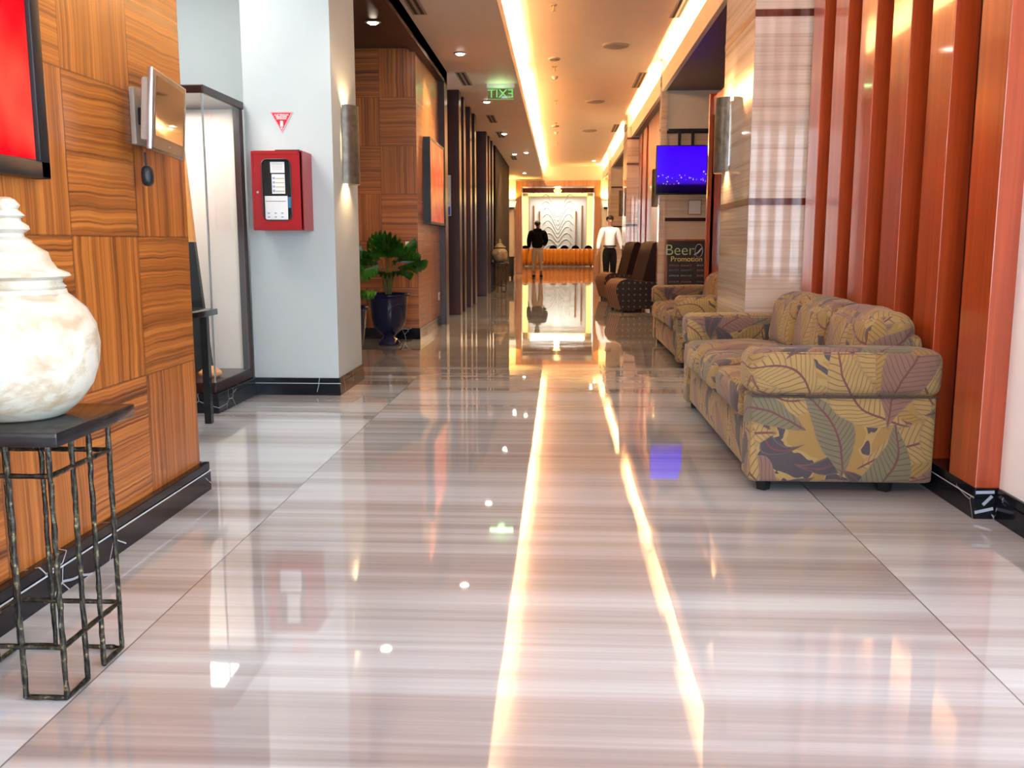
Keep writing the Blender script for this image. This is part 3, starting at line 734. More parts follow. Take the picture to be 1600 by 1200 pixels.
for x, y, lb in ((-0.09, 10.75, 'fire sprinkler at the top of the photo, nearest on the raised ceiling'), (-0.10, 14.35, 'fire sprinkler just beyond the first round ceiling cover'), (-0.10, 17.7, 'third fire sprinkler along the raised ceiling'),
                 (-0.12, 20.9, 'fourth fire sprinkler, before the far round ceiling cover'), (-0.10, 25.0, 'farthest fire sprinkler along the raised ceiling')):
    sprinkler(x, y, lb)
def smoke(x, y, label):
    t = thing('smoke_detector', label, 'smoke detector', (x, y, 3.65), group='smoke detectors along the raised ceiling')
    MB().lathe([(0, -0.05), (0.025, -0.048), (0.04, -0.03), (0.05, -0.01), (0.05, 0), (0, 0)], 20).build('housing', MT['cream'], t)
smoke(-0.10, 15.2, 'small smoke detector behind the second sprinkler'); smoke(-0.11, 22.6, 'small smoke detector far along the raised ceiling')

# ================================================================== LEFT SIDE
# ---- red painting on the near wall (hangs proud of the teak)
t = thing('painting', 'large red abstract painting in a thick black frame, cut off at the top left', 'painting', (-1.53, 2.19, 1.235))
for a in ((0, .045, -0.51, 0.51, 0, .05), (0, .045, -0.51, 0.51, 1.0, 1.05), (0, .045, -0.51, -0.46, 0, 1.05), (0, .045, 0.46, 0.51, 0, 1.05)):
    MB().box(*a, 0.004).build('frame_side', MT['blackp'], t)
MB().box(0.004, 0.03, -0.46, 0.46, 0.05, 1.0).build('canvas', MT['redpaint'], t, uvoff=(0, 1.0))
# ---- monitor
t = thing('wall_monitor', 'small silver-framed monitor angled off the teak wall on a bracket', 'monitor', (-1.53, 3.30, 1.50))
MB().box(0, 0.02, 0.03, 0.15, -0.10, 0.10, .004).build('wall_bracket', MT['vent'], t)
MB().box(0.02, 0.075, 0.05, 0.12, -0.03, 0.03, .003).build('mount_arm', MT['blackp'], t)
scr = bpy.data.objects.new('monitor_case', None)
R_ = Matrix.Rotation(math.radians(9), 4, 'Z') @ Matrix.Rotation(math.radians(4), 4, 'Y')
def mon(name, m, *box, bev=0.0):
    mb = MB().box(*box, bev); bmesh.ops.transform(mb.b, matrix=Matrix.Translation((0.115, 0.07, 0)) @ R_, verts=mb.b.verts)
    return mb.build(name, m, t, smooth=30)
mon('back_case', MT['vent'], -0.035, -0.004, -0.20, 0.20, -0.105, 0.105, bev=0.01)
mon('bezel', MT['silver'], -0.006, 0.012, -0.225, 0.24, -0.135, 0.135, bev=0.004)
mon('front_panel', simple('brown_gloss_plastic', (0.05, 0.022, 0.016), 0.3, 0.05), 0.0122, 0.0135, -0.215, 0.215, -0.127, 0.127)
mon('screen', simple('screen_glass', (0.008, 0.006, 0.006), 0.04, 0.02, coat=1.0), 0.0136, 0.0145, -0.19, 0.19, -0.085, 0.112)
mon('badge', MT['silver'], 0.0136, 0.0145, -0.014, 0.014, -0.109, -0.104)
tb = MB().tube([(0.06, 0.0, -0.13), (0.058, 0.005, -0.16), (0.06, 0.01, -0.19)], 0.004); tb.build('cable', MT['blackp'], t)
MB().pillow(0.045, 0.078, -0.012, 0.032, -0.245, -0.18, r=0.012, puff=(.004, .004, .004), n=6).build('cable_plug', MT['blackp'], t)

# ---- iron stand with the onyx jar
def make_stand(label):
    t = thing('iron_stand', label, 'pedestal stand', (-1.27, 2.10, 0))
    A = 0.137; B = 0.040; r = 0.0064
    def rod(pts, name='leg', rr=r):
        q = []
        for a, b_ in zip(pts, pts[1:]):
            a, b_ = Vector(a), Vector(b_); n = max(2, int((b_ - a).length / 0.02))
            for i in range(n): q.append(a.lerp(b_, i / n))
        q.append(Vector(pts[-1]))
        q = [p + Vector((random.uniform(-.0007, .0007), random.uniform(-.001, .001), 0)) for p in q]
        MB().tube(q, rr, 8, 0.13).build(name, MT['iron'], t)
    Z = 0.615
    # each corner: a pair of rods on each face joined by a floor bar
    for sx in (-1, 1):
        for sy in (-1, 1):
            rod([(sx * A, sy * A, 0.008), (sx * A, sy * A, Z)])
            rod([(sx * B, sy * A, 0.008), (sx * B, sy * A, Z)])
            rod([(sx * A, sy * B, 0.008), (sx * A, sy * B, Z)])
            rod([(sx * B, sy * A, 0.0085), (sx * A, sy * A, 0.0085), (sx * A, sy * B, 0.0085)], 'foot_bar')
    for z, nm in ((0.132, 'lower_ring'), (0.535, 'upper_ring')):
        for s_ in (-1, 1):
            rod([(-A, s_ * A, z), (A, s_ * A, z)], nm); rod([(s_ * A, -A, z), (s_ * A, A, z)], nm)
    MB().box(-0.187, 0.187, -0.187, 0.187, 0.612, 0.645, 0.004).build('stone_top', MT['blackwood'], t)
    return t
st = make_stand('hammered black iron stand with a polished black top, in front of the near teak wall')
def make_jar(m, label, loc, sc=1.0):
    t = thing('lidded_jar', label, 'vase', loc)
    body = [(0, 0), (0.085, 0), (0.10, 0.006), (0.135, 0.035), (0.162, 0.075), (0.178, 0.125), (0.182, 0.17), (0.176, 0.215), (0.158, 0.253), (0.128, 0.282), (0.118, 0.290), (0.116, 0.300), (0, 0.300)]
    MB().lathe([(a * sc, b_ * sc) for a, b_ in body], 64).build('jar_body', m, t)
    lid = [(0, 0.300), (0.112, 0.300), (0.116, 0.306), (0.108, 0.315), (0.110, 0.322), (0.128, 0.330), (0.124, 0.337), (0.100, 0.347), (0.088, 0.365), (0.082, 0.385), (0.062, 0.398), (0.052, 0.405), (0.050, 0.412), (0.036, 0.42),
           (0.034, 0.428), (0.048, 0.437), (0.046, 0.445), (0.032, 0.455), (0.030, 0.462), (0.040, 0.468), (0.033, 0.476), (0.026, 0.482), (0.031, 0.492), (0.022, 0.504), (0.012, 0.510), (0, 0.511)]
    MB().lathe([(a * sc, b_ * sc) for a, b_ in lid], 48).build('lid', m, t)
    return t
make_jar(MT['onyx'], 'large cream onyx jar with a stepped pointed lid, on the near iron stand', (-1.27, 2.10, 0.645))
st2 = copy_tree(st); st2.location = (-1.30, 20.25, 0); st2['label'] = 'far black iron stand under the small olive jar, before the dark left wall'
for ch in st2.children: pass
make_jar(MT['olive'], 'small olive and cream lidded jar standing on the far iron stand', (-1.30, 20.25, 0.645), 0.98)

# ---- display cabinet
t = thing('display_cabinet', 'glass display cabinet with mahogany frame on a black plinth beside the white column', 'cabinet', (0, 0, 0))
X0, X1, Y0, Y1 = -3.3, -2.135, 5.62, 6.33
baseboard(MB(), X0, X1 + .02, Y0 - .02, Y1).build('plinth', MT['black'], t, smooth=0)
MB().box(X0, X1, Y0, Y1, .122, .19, .006).build('base_rail', MT['dark'], t, smooth=0)
MB().box(X0, X1 + .01, Y0 - .01, Y1 + .0, 1.935, 1.985, .006).build('top_rail', MT['dark'], t, smooth=0)
MB().box(X1 - .045, X1, Y1 - .07, Y1, .19, 1.935, .004).build('jamb', MT['dark'], t, smooth=0)
MB().box(X1 - .006, X1 - .0005, Y0, Y1 - .07, .19, 1.935).build('side_pane', MT['glass'], t, smooth=0)
MB().box(X0, X1 - .007, Y0, Y0 + .006, .19, 1.935).build('front_pane', MT['glass'], t, smooth=0)
MB().box(X1 - .012, X1 - .0008, Y0 + 0.0065, Y0 + .014, .19, 1.935).build('corner_clip', MT['silver'], t, smooth=0)
area('cabinet_fill', (-2.6, 5.95, 1.92), (0, 0, 0), 0.7, 0.3, 9, (1.0, 0.95, 0.86))  # fill added under the top rail to lighten the cabinet inside
MB().box(X0, X1 - .046, Y1 - .03, Y1, .19, 1.935).build('back_panel', MT['cream'], t, smooth=0)
tag(MB().prism([(-2.52, .192), (-2.34, .192), (-2.42, 1.06), (-2.50, 1.06)], 'y', 6.10, 6.14).build('dark_reflection', MT['blackp'], None), 'tall tapering black panel imitating a dark reflection in the cabinet glass', 'imitated reflection')  # panel shaped to stand in for a dark reflection in the glass
tag(MB().prism([(-2.505, 1.062), (-2.42, 1.062), (-2.47, 1.75), (-2.49, 1.75)], 'y', 6.10, 6.14).build('orange_reflection', MT['orangewood'], None), 'narrow orange panel imitating a wood reflection in the cabinet glass', 'ornament')  # panel standing in for the teak wall reflected in the glass
tag(MB().pillow(-2.33, -2.22, 5.85, 5.95, .19, .235, r=.015, n=6).build('wooden_block', MT['orangewood'], None), 'small orange wooden block on the floor of the glass cabinet', 'ornament')
# side table behind the teak wall
t = thing('side_table', 'thin black side table peeping out from behind the near teak wall', 'table', (-2.30, 5.12, 0))
MB().box(-0.35, 0.31, -0.2, 0.2, 0.64, 0.675, .003).build('table_top', MT['blackwood'], t)
for x, y in ((0.24, -.17), (0.24, .17), (-.32, -.17), (-.32, .17)): MB().box(x - .02, x + .02, y - .02, y + .02, 0, .64).build('leg', MT['blackwood'], t)
# ---- fire cabinet
t = thing('fire_extinguisher_cabinet', 'red metal fire cabinet with a rounded window, on the white column', 'cabinet', (-1.848, 6.34, 1.135))
W2, HH, D = 0.17, 0.51, 0.25
mb = MB().box(-W2, W2, -D + .02, -D + .024, 0, HH)     # placeholder face replaced below
mb.b.clear()
def rrect(x0, x1, z0, z1, r, n=6):
    p = []
    for cx, cz, a in ((x1 - r, z1 - r, 0), (x0 + r, z1 - r, 90), (x0 + r, z0 + r, 180), (x1 - r, z0 + r, 270)):
        for i in range(n + 1):
            q = math.radians(a + 90 * i / n); p.append((cx + r * math.cos(q), cz + r * math.sin(q)))
    return p
inner = rrect(-0.095, 0.095, 0.065, 0.455, 0.035)
outer = [(max(-W2, min(W2, x * 50)), 0) for x, z in inner]
outer = []
cx0, cz0 = 0, HH / 2
for x, z in inner:
    dx, dz = x - cx0, z - cz0
    k = min(W2 / abs(dx) if dx else 9e9, (HH / 2) / abs(dz) if dz else 9e9); outer.append((cx0 + dx * k, cz0 + dz * k))
def ring(mb, yf, yb):
    vi = [[mb.b.verts.new((x, y, z)) for x, z in pts] for pts, y in ((inner, yf), (outer, yf), (outer, yb), (inner, yb))]
    n = len(inner)
    for A, B in ((0, 1), (1, 2), (2, 3), (3, 0)):
        for i in range(n):
            j = (i + 1) % n; mb.b.faces.new((vi[A][i], vi[A][j], vi[B][j], vi[B][i]))
    return mb
MB().box(-W2, -W2 + .006, -D + .02, 0, 0, HH).box(W2 - .006, W2, -D + .02, 0, 0, HH).box(-W2 + .006, W2 - .006, -D + .02, 0, 0, .006).box(-W2 + .006, W2 - .006, -D + .02, 0, HH - .006, HH).build('case', MT['red'], t, smooth=0)
MB().box(-W2 + .006, W2 - .006, -.006, 0, .006, HH - .006).build('back_plate', MT['blackp'], t, smooth=0)
d_ = ring(MB(), -D, -D + .02).build('door', MT['red'], t, smooth=0)
MB().box(-W2 + .012, W2 - .012, -D - .003, -D, .012, .02).box(-W2 + .012, W2 - .012, -D - .003, -D, HH - .02, HH - .012).box(-W2 + .012, -W2 + .02, -D - .003, -D, .02, HH - .02).box(W2 - .02, W2 - .012, -D - .003, -D, .02, HH - .02).build('raised_edge', MT['red'], d_, smooth=0)
MB().prism(rrect(-0.0945, 0.0945, 0.0655, 0.4545, 0.035), 'y', -D + .008, -D + .011).build('window_pane', MT['glass'], d_, smooth=0)
mbg = MB()
ii = rrect(-0.0955, 0.0955, 0.0645, 0.4555, 0.036)
mbg.tube([(x, -D - .001, z) for x, z in ii] + [(ii[0][0], -D - .001, ii[0][1])], 0.004, 6).build('window_gasket', MT['blackp'], d_)
MB().cyl((-0.125, -D - .008, .245), (-0.125, -D, .245), .008, seg=14).build('lock', MT['silver'], d_)
tag(MB().box(-1.86, -1.70, 6.12, 6.30, 1.646, 1.653).build('folder', MT['blackp'], None), 'thin black folder lying on top of the red fire cabinet', 'folder')
def sheet(name, x0, x1, z0, z1, m, label, y, cat='notice', lines=()):
    o = thing(name, label, cat, (-1.848 + (x0 + x1) / 2, 6.34 + y, 1.135 + z0))
    hw = (x1 - x0) / 2
    MB().box(-hw, hw, -.0008, 0, 0, z1 - z0).build('sheet', m, o, smooth=0)
    for (a, b_, zz, h, mm) in lines: MB().box(a, b_, -.0014, -.0009, zz, zz + h).build('printed_line', mm, o, smooth=0)
    return o
GP = 'notices behind the fire cabinet window'
inky = MT['chalk3']; yel = simple('ochre_print', (0.45, 0.36, 0.12), 0.7, 0.05); brn = simple('brown_print', (0.22, 0.16, 0.14), 0.7)
ys = -D + .0065
sheet('instruction_card', -0.042, 0.052, .370, .440, MT['paper'], 'small cream card at the top of the fire cabinet window', -.236, lines=[(-.034, .034, .02 + i * .011, .003, simple('tan_print', (0.55, 0.45, 0.38), .7)) for i in range(4)])
o = sheet('instruction_card', -0.035, 0.052, .236, .362, MT['paper'], 'picture card with yellow lines in the middle of the fire cabinet window', -.236, lines=[(-.018, .040, .014 + i * .027, .005, yel) for i in range(4)] + [(-.038, -.022, .012 + i * .027, .014, inky) for i in range(4)])
o = sheet('inspection_sheet', -0.085, 0.066, .070, .222, MT['paper'], 'wide white inspection sheet at the bottom of the fire cabinet window', -.236, lines=[(-.07, .064, .116, .004, brn)] + [(-.06 + (i % 3) * .045, -.045 + (i % 3) * .045, .012 + (i // 3) * .025, .008, inky) for i in range(6)])
sheet('blue_card', .067, .088, .145, .215, MT['bluebox'], 'blue card behind the inspection sheet in the fire cabinet', -.232, 'card')
# triangle sign
t = thing('fire_safety_sign', 'red and white downward triangle sign above the fire cabinet', 'sign', (-1.872, 6.34, 1.785))
MB().prism([(0, 0), (.078, .137), (-.078, .137)], 'y', -.004, 0).build('border', simple('pale_red_edge', (0.75, 0.30, 0.33), .5), t, smooth=0)
MB().prism([(0, .016), (.065, .130), (-.065, .130)], 'y', -.0052, -.004).build('panel', simple('sign_red', (0.50, 0.004, 0.03), .4), t, smooth=0)
for s_, z, sz in (('ALAT PEMADAM', .116, .0155), ('KEBAKARAN', .1035, .0155), ('API RINGAN', .0915, .0145)): text(s_, 'lettering', MT['paper'], t, (0, -.0056, z), sz, sx=.85, ext=.0004, offset=.0003)
MB().prism(rrect(-.010, .010, .040, .078, .004), 'y', -.0062, -.0052).build('extinguisher_symbol', MT['paper'], t, smooth=0)
MB().prism([(0, .022), (.007, .036), (-.007, .036)], 'y', -.0062, -.0052).build('arrow_symbol', MT['paper'], t, smooth=0)

# ---- framed picture, outlet, switch in the alcove
t = thing('painting', 'red canvas in a deep black frame on the wood wall beyond the palms', 'painting', (-1.55, 11.32, 1.27))
for a in ((0, .08, -.64, .64, 0, .03), (0, .08, -.64, .64, .94, .97), (0, .08, -.64, -.61, .03, .94), (0, .08, .61, .64, .03, .94)): MB().box(*a).build('frame_side', MT['blackp'], t, smooth=0)
MB().box(0.01, .075, -.61, .61, .03, .94).build('canvas', MT['redart'], t, smooth=0)
t = thing('power_outlet', 'white power outlet low on the wood wall beneath the red canvas', 'outlet', (-1.55, 11.90, .33))
MB().box(0, .008, -.06, .06, 0, .10, .003).build('face_plate', MT['paper'], t); MB().cyl((.008, 0, .05), (.0095, 0, .05), .022, seg=16).build('socket', MT['vent'], t)
t = thing('light_switch', 'small white light switch on the wood panelling behind the palm leaves', 'switch', (-1.655, 10.2, .98))
MB().box(-.035, .035, -.008, 0, 0, .09, .003).build('face_plate', MT['paper'], t); MB().box(-.012, .012, -.011, -.008, .03, .06, .001).build('rocker', MT['paper'], t)
# poster and lamp between the posts
t = thing('poster', 'narrow tall framed poster with a blue foot on the first dark post', 'poster', (-1.72, 13.72, 1.45))
MB().box(-.13, .13, -.015, 0, 0, .58).build('frame', MT['silver'], t, smooth=0)
MB().box(-.12, .12, -.017, -.0152, .13, .57).build('print', MT['poster'], t, smooth=0)
MB().box(-.12, .12, -.017, -.0152, .01, .13).build('blue_footer', simple('deep_blue_print', (0.02, 0.03, 0.22), .3), t, smooth=0)
t = thing('wall_lamp', 'square cream lampshade glowing on a dark post beyond the poster', 'wall light', (-1.60, 19.5, 2.10))
MB().box(-.10, .10, -.14, -.02, .0, .26, .006).build('lamp_shade', MT['shade'], t); MB().box(-.08, .08, -.12, 0, -.07, -.002).build('bracket', MT['blackp'], t)
t = thing('low_cabinet', 'low dark cabinet against the left side at the far end, behind the olive jar', 'cabinet', (-1.62, 28.0, 0))
MB().box(-.25, .25, -.3, .3, .08, .62, .005).build('body', MT['dark'], t)
MB().box(-.27, .27, -.32, .32, .62, .66, .005).build('cabinet_top', MT['blackwood'], t)
for x, y in ((-.2, -.25), (.2, -.25), (-.2, .25), (.2, .25)): MB().box(x - .025, x + .025, y - .025, y + .025, 0, .08).build('leg', MT['blackwood'], t)

# ---- potted palms
def fan_leaf(mb, base, tip_dir, L, spread=1.9, nf=11, droop=0.25):
    """pleated fan blade that hinges at base"""
    base = Vector(base); d = Vector(tip_dir).normalized()
    side = d.cross(Vector((0, 0, 1)));  side = side.normalized() if side.length > 1e-3 else Vector((1, 0, 0))
    up = side.cross(d).normalized()
    c = mb.b.verts.new(base)
    cols_ = []
    for i in range(2 * nf + 1):
        a = (i / (2 * nf) - 0.5) * spread
        ridge = 0.016 if i % 2 else -0.016
        ln = L * (1.0 - 0.28 * abs(a / spread * 2) ** 2) * (1.0 if i % 2 else 0.90)
        row = []
        for k in (0.35, 0.7, 1.0):
            p = base + (d * math.cos(a) + side * math.sin(a)) * ln * k + up * ridge * k * 1.6
            p.z -= droop * L * (k ** 2) * (0.5 + abs(a / spread))
            row.append(mb.b.verts.new(p))
        cols_.append(row)
    for A, B in zip(cols_, cols_[1:]):
        mb.b.faces.new((c, A[0], B[0]))
        for k in range(2): mb.b.faces.new((A[k], A[k + 1], B[k + 1], B[k]))
    return mb
def potted_palm(x, y, label, leaves, sc=1.0):
    t = thing('potted_palm', label, 'potted plant', (x, y, 0))
    prof = [(0, 0), (.118, 0), (.124, .012), (.118, .03), (.085, .06), (.066, .085), (.070, .10), (.095, .125), (.142, .165), (.168, .215), (.182, .30), (.190, .40), (.196, .48), (.203, .50), (.224, .512), (.226, .528), (.214, .538),
            (.196, .535), (.190, .515), (.186, .49), (0, .49)]
    MB().lathe(prof, 48).build('pot', MT['navy'], t)
    mbr = MB()
    for a0 in (-.9, 2.3): mbr.tube([(.192 * math.cos(a), .192 * math.sin(a), .36 + .07 * math.cos((a - a0) * 3.2)) for a in [a0 - .5 + i * .1 for i in range(11)]], .006, 6)
    mbr.build('garland_relief', MT['navy'], t)
    MB().lathe([(0, .522), (.10, .52), (.186, .516), (.186, .495), (0, .495)], 32).build('pebbles', MT['stone'], t)
    for i, (dx, dy, h, dirv, L) in enumerate(leaves):
        b0 = Vector((dx * .2, dy * .2, .50)); b1 = Vector((dx, dy, h)); mid = b0.lerp(b1, .55) + Vector((0, 0, .06))
        stem = MB().tube([b0, b0.lerp(mid, .5), mid, mid.lerp(b1, .6), b1], [.008, .007, .006, .005, .004], 6)
        so = stem.build('stem', simple('green_stem', (.10, .12, .03), .5) if 'green_stem' not in bpy.data.materials else bpy.data.materials['green_stem'], t)
        lf = fan_leaf(MB(), b1, dirv, L).build('leaf', MT['leaf'], so, smooth=0)
        md = lf.modifiers.new('thick', 'SOLIDIFY'); md.thickness = 0.0025
    return t
LV = [(-.06, -.03, .88, (-.80, -.45, .50), .36), (.02, -.08, .90, (.20, -.75, .60), .38), (.10, -.02, .80, (.9, -.25, .30), .36), (-.02, .04, .94, (-.25, .4, .8), .33), (-.10, .02, .78, (-.9, .1, .2), .32), (.06, -.10, .76, (.60, -.75, .1), .28),
      (.08, .08, .90, (.55, .3, .65), .32), (-.04, -.10, .76, (-.45, -.85, .15), .28), (.01, -.04, .92, (.0, -.45, .85), .34), (-.08, -.08, .84, (-.65, -.7, .3), .30), (.10, -.08, .86, (.75, -.55, .4), .32)]
potted_palm(-1.78, 9.62, 'potted fan palm in a glossy navy urn in front of the wood-panelled alcove', LV)
LV2 = [(.05, -.04, .66, (.85, -.25, .05), .26), (-.04, .05, .90, (.3, .5, .6), .30), (.08, .03, .78, (.7, .3, .35), .26), (-.08, -.05, .86, (-.6, -.4, .5), .28), (.02, -.08, .80, (.5, -.6, .35), .26)]
potted_palm(-1.80, 7.62, 'second potted palm in a dark urn, mostly hidden behind the white column', LV2)

# ================================================================== RIGHT SIDE
def make_sofa(label):
    """faces -x; local origin at its near front foot corner: x 0..0.80, y 0..2.17"""
    t = thing('sofa', label, 'sofa', (0.795, 3.88, 0))
    Wd, Ln, AT = 0.795, 2.17, 0.21
    F = MT['fabric']
    MB().pillow(0.03, Wd - .02, AT - .02, Ln - AT + .02, .055, .30, r=.03, puff=(.012, 0, 0), n=10).build('base', F, t, smooth=60)
    for k, (a, b_) in enumerate(((0, AT), (Ln - AT, Ln))):
        arm = MB().pillow(.015, Wd - .015, a + .01, b_ - .01, .045, .42, r=.02, puff=(0, .004, 0), n=8).build('arm', F, t, smooth=60, uvoff=(.1, .37 + .25 * k))
        MB().pillow(0, Wd, a - .005, b_ + .005, .415, .612, r=.05, puff=(.008, .006, .006), n=14, wrinkle=.004).build('arm_pad', F, arm, smooth=60, uvoff=(.1, .37 + .25 * k))
        MB().tube([(.012, a + .004, .417), (Wd * .5, a + .001, .414), (Wd - .012, a + .004, .417)], .004, 6).build('piping', simple('dark_piping', (.05, .035, .03), .8) if 'dark_piping' not in bpy.data.materials else bpy.data.materials['dark_piping'], arm)
    seats = 3; sl = (Ln - 2 * AT) / seats
    for i in range(seats):
        a = AT + i * sl
        MB().pillow(-.012, .60, a + .002, a + sl - .002, .285, .455, r=.055, puff=(.012, .0, .022), n=14, wrinkle=.010).build('seat_cushion', F, t, smooth=60, uvoff=(.31 * i, .2 * i))
        MB().pillow(.50, .72, a - .03 if i == 0 else a + .002, a + sl + .03 if i == seats - 1 else a + sl - .002, .43, .745, r=.075, puff=(.03, .0, .022), n=16, wrinkle=.010, shear=.12).build('back_cushion', F, t, smooth=60, uvoff=(.17 + .27 * i, .4))
    MB().pillow(Wd - .14, Wd - .01, AT - .03, Ln - AT + .03, .055, .66, r=.05, puff=(0, 0, .01), n=10).build('back_frame', F, t, smooth=60)
    for x, y in ((.09, .07), (Wd - .19, .07), (.09, Ln - .08), (Wd - .19, Ln - .08)): MB().cyl((x, y, 0), (x, y, .06), .028, .034, seg=4).build('leg', MT['blackp'], t, smooth=0)
    return t
sofa = make_sofa('large leaf-print sofa in gold and mauve beside the mahogany fins, nearest the camera')
sofa2 = copy_tree(sofa); sofa2.location = (0.985, 7.86, 0)
sofa2['label'] = 'second leaf-print sofa in shade, behind the marble pillar'

t = thing('tape_strips', 'pale bluish tape strips crossing the black skirting corner under the nearest fin', 'tape', (1.645, 3.545, 0))
tm = simple('pale_blue_tape', (0.34, 0.40, 0.50), .35, .05)
for k, (a, b_, z, an) in enumerate(((-.044, .026, .034, 14), (-.022, .026, .074, 48), (-.044, .026, .106, 2))):
    mb = MB().box(a, b_, -.0016, -.0002, z - .006, z + .006); bmesh.ops.rotate(mb.b, verts=mb.b.verts, cent=((a + b_) / 2, 0, z), matrix=Matrix.Rotation(-math.radians(an), 3, 'Y'))
    mb.build('tape_strip', tm, t, smooth=0)

# ---- striped chairs further on
def lounge_chair(label, loc):
    t = thing('lounge_chair', label, 'armchair', loc, group='striped lounge chairs along the right side')
    pts = [(.06, .05), (.60, .05), (.60, .46)]
    pts += [(.30 + .22 * 0, .49), (.16, .515), (.06, .49), (.0, .43), (-.02, .34), (.01, .22)]
    MB().prism(pts, 'y', 0.012, .628).build('seat', MT['stripe'], t, smooth=70)
    MB().prism([(u * 0.99 + .003, v * .99 + .002) for u, v in pts], 'y', 0, .012).build('side_panel', MT['dots'], t, smooth=0)
    MB().prism([(u * 0.99 + .003, v * .99 + .002) for u, v in pts], 'y', .628, .64).build('side_panel', MT['dots'], t, smooth=0)
    bk = [(.40, .46), (.60, .44), (.62, .05), (.68, .05), (.70, .60), (.72, .95), (.69, 1.04), (.63, 1.08), (.56, 1.05), (.50, .85)]
    MB().prism(bk, 'y', .03, .61).build('backrest', simple('plum_upholstery', (.016, .008, .010), .7, spec=.15), t, smooth=70)
    for x in (.10, .56):
        for y in (.06, .58): MB().cyl((x, y, 0), (x, y, .052), .018, .024, seg=10).build('leg', MT['blackwood'], t)
    return t
lounge_chair('striped lounge chair with dotted side, just beyond the second sofa', (.88, 14.25, 0)).rotation_euler = (0, 0, math.radians(13))
lounge_chair('farther striped lounge chair, in front of the person in the white shirt', (.84, 17.3, 0)).rotation_euler = (0, 0, math.radians(13))

# ---- television
t = thing('television', 'flat television showing a deep blue night skyline, hung in the right opening', 'television', (1.70, 13.45, 1.74))
MB().box(-.36, .36, .0, .06, -.01, .67, .006).build('case', MT['blackp'], t)
sc_ = MB().box(-.345, .345, -.003, 0, .01, .655).build('screen', MT['tv'], t, smooth=0); unit_uv(sc_, 'y')
MB().box(-.2, .2, .06, .44, .25, .45).build('wall_bracket', MT['blackp'], t, smooth=0)
t = thing('metal_rack', 'black metal bracket frame on the wall above the television', 'bracket', (1.80, 13.9, 2.40))
for x in (-.09, .10): MB().box(x - .02, x + .02, -.05, -.016, 0, .24).build('upright', MT['blackp'], t, smooth=0)
MB().box(-.25, .5, -.06, -.02, .24, .28).build('cross_bar', MT['blackp'], t, smooth=0)
t = thing('framed_certificate', 'small white framed certificate on the marble wall under the television', 'picture frame', (1.96, 13.9, 1.46))
MB().box(-.10, .10, -.015, 0, 0, .22).build('frame', MT['vent'], t, smooth=0); MB().box(-.085, .085, -.017, -.0152, .015, .205).build('certificate', MT['paper'], t, smooth=0)
# ---- chalkboard
t = thing('chalkboard_sign', 'black chalkboard menu in a wooden easel frame behind the second sofa', 'sign', (1.66, 12.3, 0))
TL = math.radians(-6)
def tilt_b(mb): bmesh.ops.rotate(mb.b, verts=mb.b.verts, cent=(0, 0, 0), matrix=Matrix.Rotation(TL, 3, 'X')); return mb
HW, HB, HT = .25, .42, 1.09
for a in ((-HW - .02, -HW, 0, .025, 0, HT + .02), (HW, HW + .02, 0, .025, 0, HT + .02), (-HW, HW, 0, .025, HT, HT + .02), (-HW, HW, 0, .025, HB - .02, HB)):
    tilt_b(MB().box(*a)).build('wooden_frame', wood('easel_wood', (.20, .06, .02), (.28, .09, .03), (.34, .12, .04)) if 'easel_wood' not in bpy.data.materials else bpy.data.materials['easel_wood'], t, smooth=0)
bd = tilt_b(MB().box(-HW, HW, .008, .02, HB, HT)).build('board', MT['slate'], t, smooth=0)
mb = MB(); 
for x in (-HW, HW): mb.tube([(x, .15, HT - .08), (x, .40, 0.0)], .01, 6)
mb.build('rear_leg', bpy.data.materials['easel_wood'], t)
text('Beer', 'chalk_lettering', MT['chalk1'], bd, (-.09, -.005 + .095, .96), .20, rot=(PI / 2 + TL, 0, 0), ext=.001, offset=-.002)
text('Promotion', 'chalk_lettering', MT['chalk2'], bd, (.0, -.005 + .082, .845), .095, rot=(PI / 2 + TL, 0, 0), ext=.001)
def chalk_y(z): return .006 + z * .105
rr = random.Random(3)
for i, (z, mm, m2) in enumerate(((.765, 'chalk4', 'chalk5'), (.70, 'chalk3', 'chalk4'), (.63, 'chalk5', 'chalk4'), (.55, 'chalk4', 'chalk3'))):
    for (a, b_, m_) in ((-.22, -.09, mm), (-.07, .08, mm), (.14, .235, m2)):
        pts = [];  n = int((b_ - a) / .008)
        for k in range(n): pts.append((a + k * .008, chalk_y(z) - .004, z + (.017 if k % 2 else -.014) * rr.uniform(.4, 1)))
        MB().tube(pts, .0035, 4).build('chalk_stroke', MT[m_], bd)
pts = [(.13 + .09 * math.cos(a) * .55 + .03, chalk_y(.95) - .004, .955 + .085 * math.sin(a)) for a in [i * .4 for i in range(17)]]
MB().tube(pts, .005, 4).build('chalk_drawing', MT['chalk3'], bd)
MB().tube([(.10, chalk_y(.9) - .004, .90), (.15, chalk_y(.93) - .004, .93), (.20, chalk_y(.99) - .004, .99)], .010, 4).build('chalk_drawing', MT['chalk3'], bd)

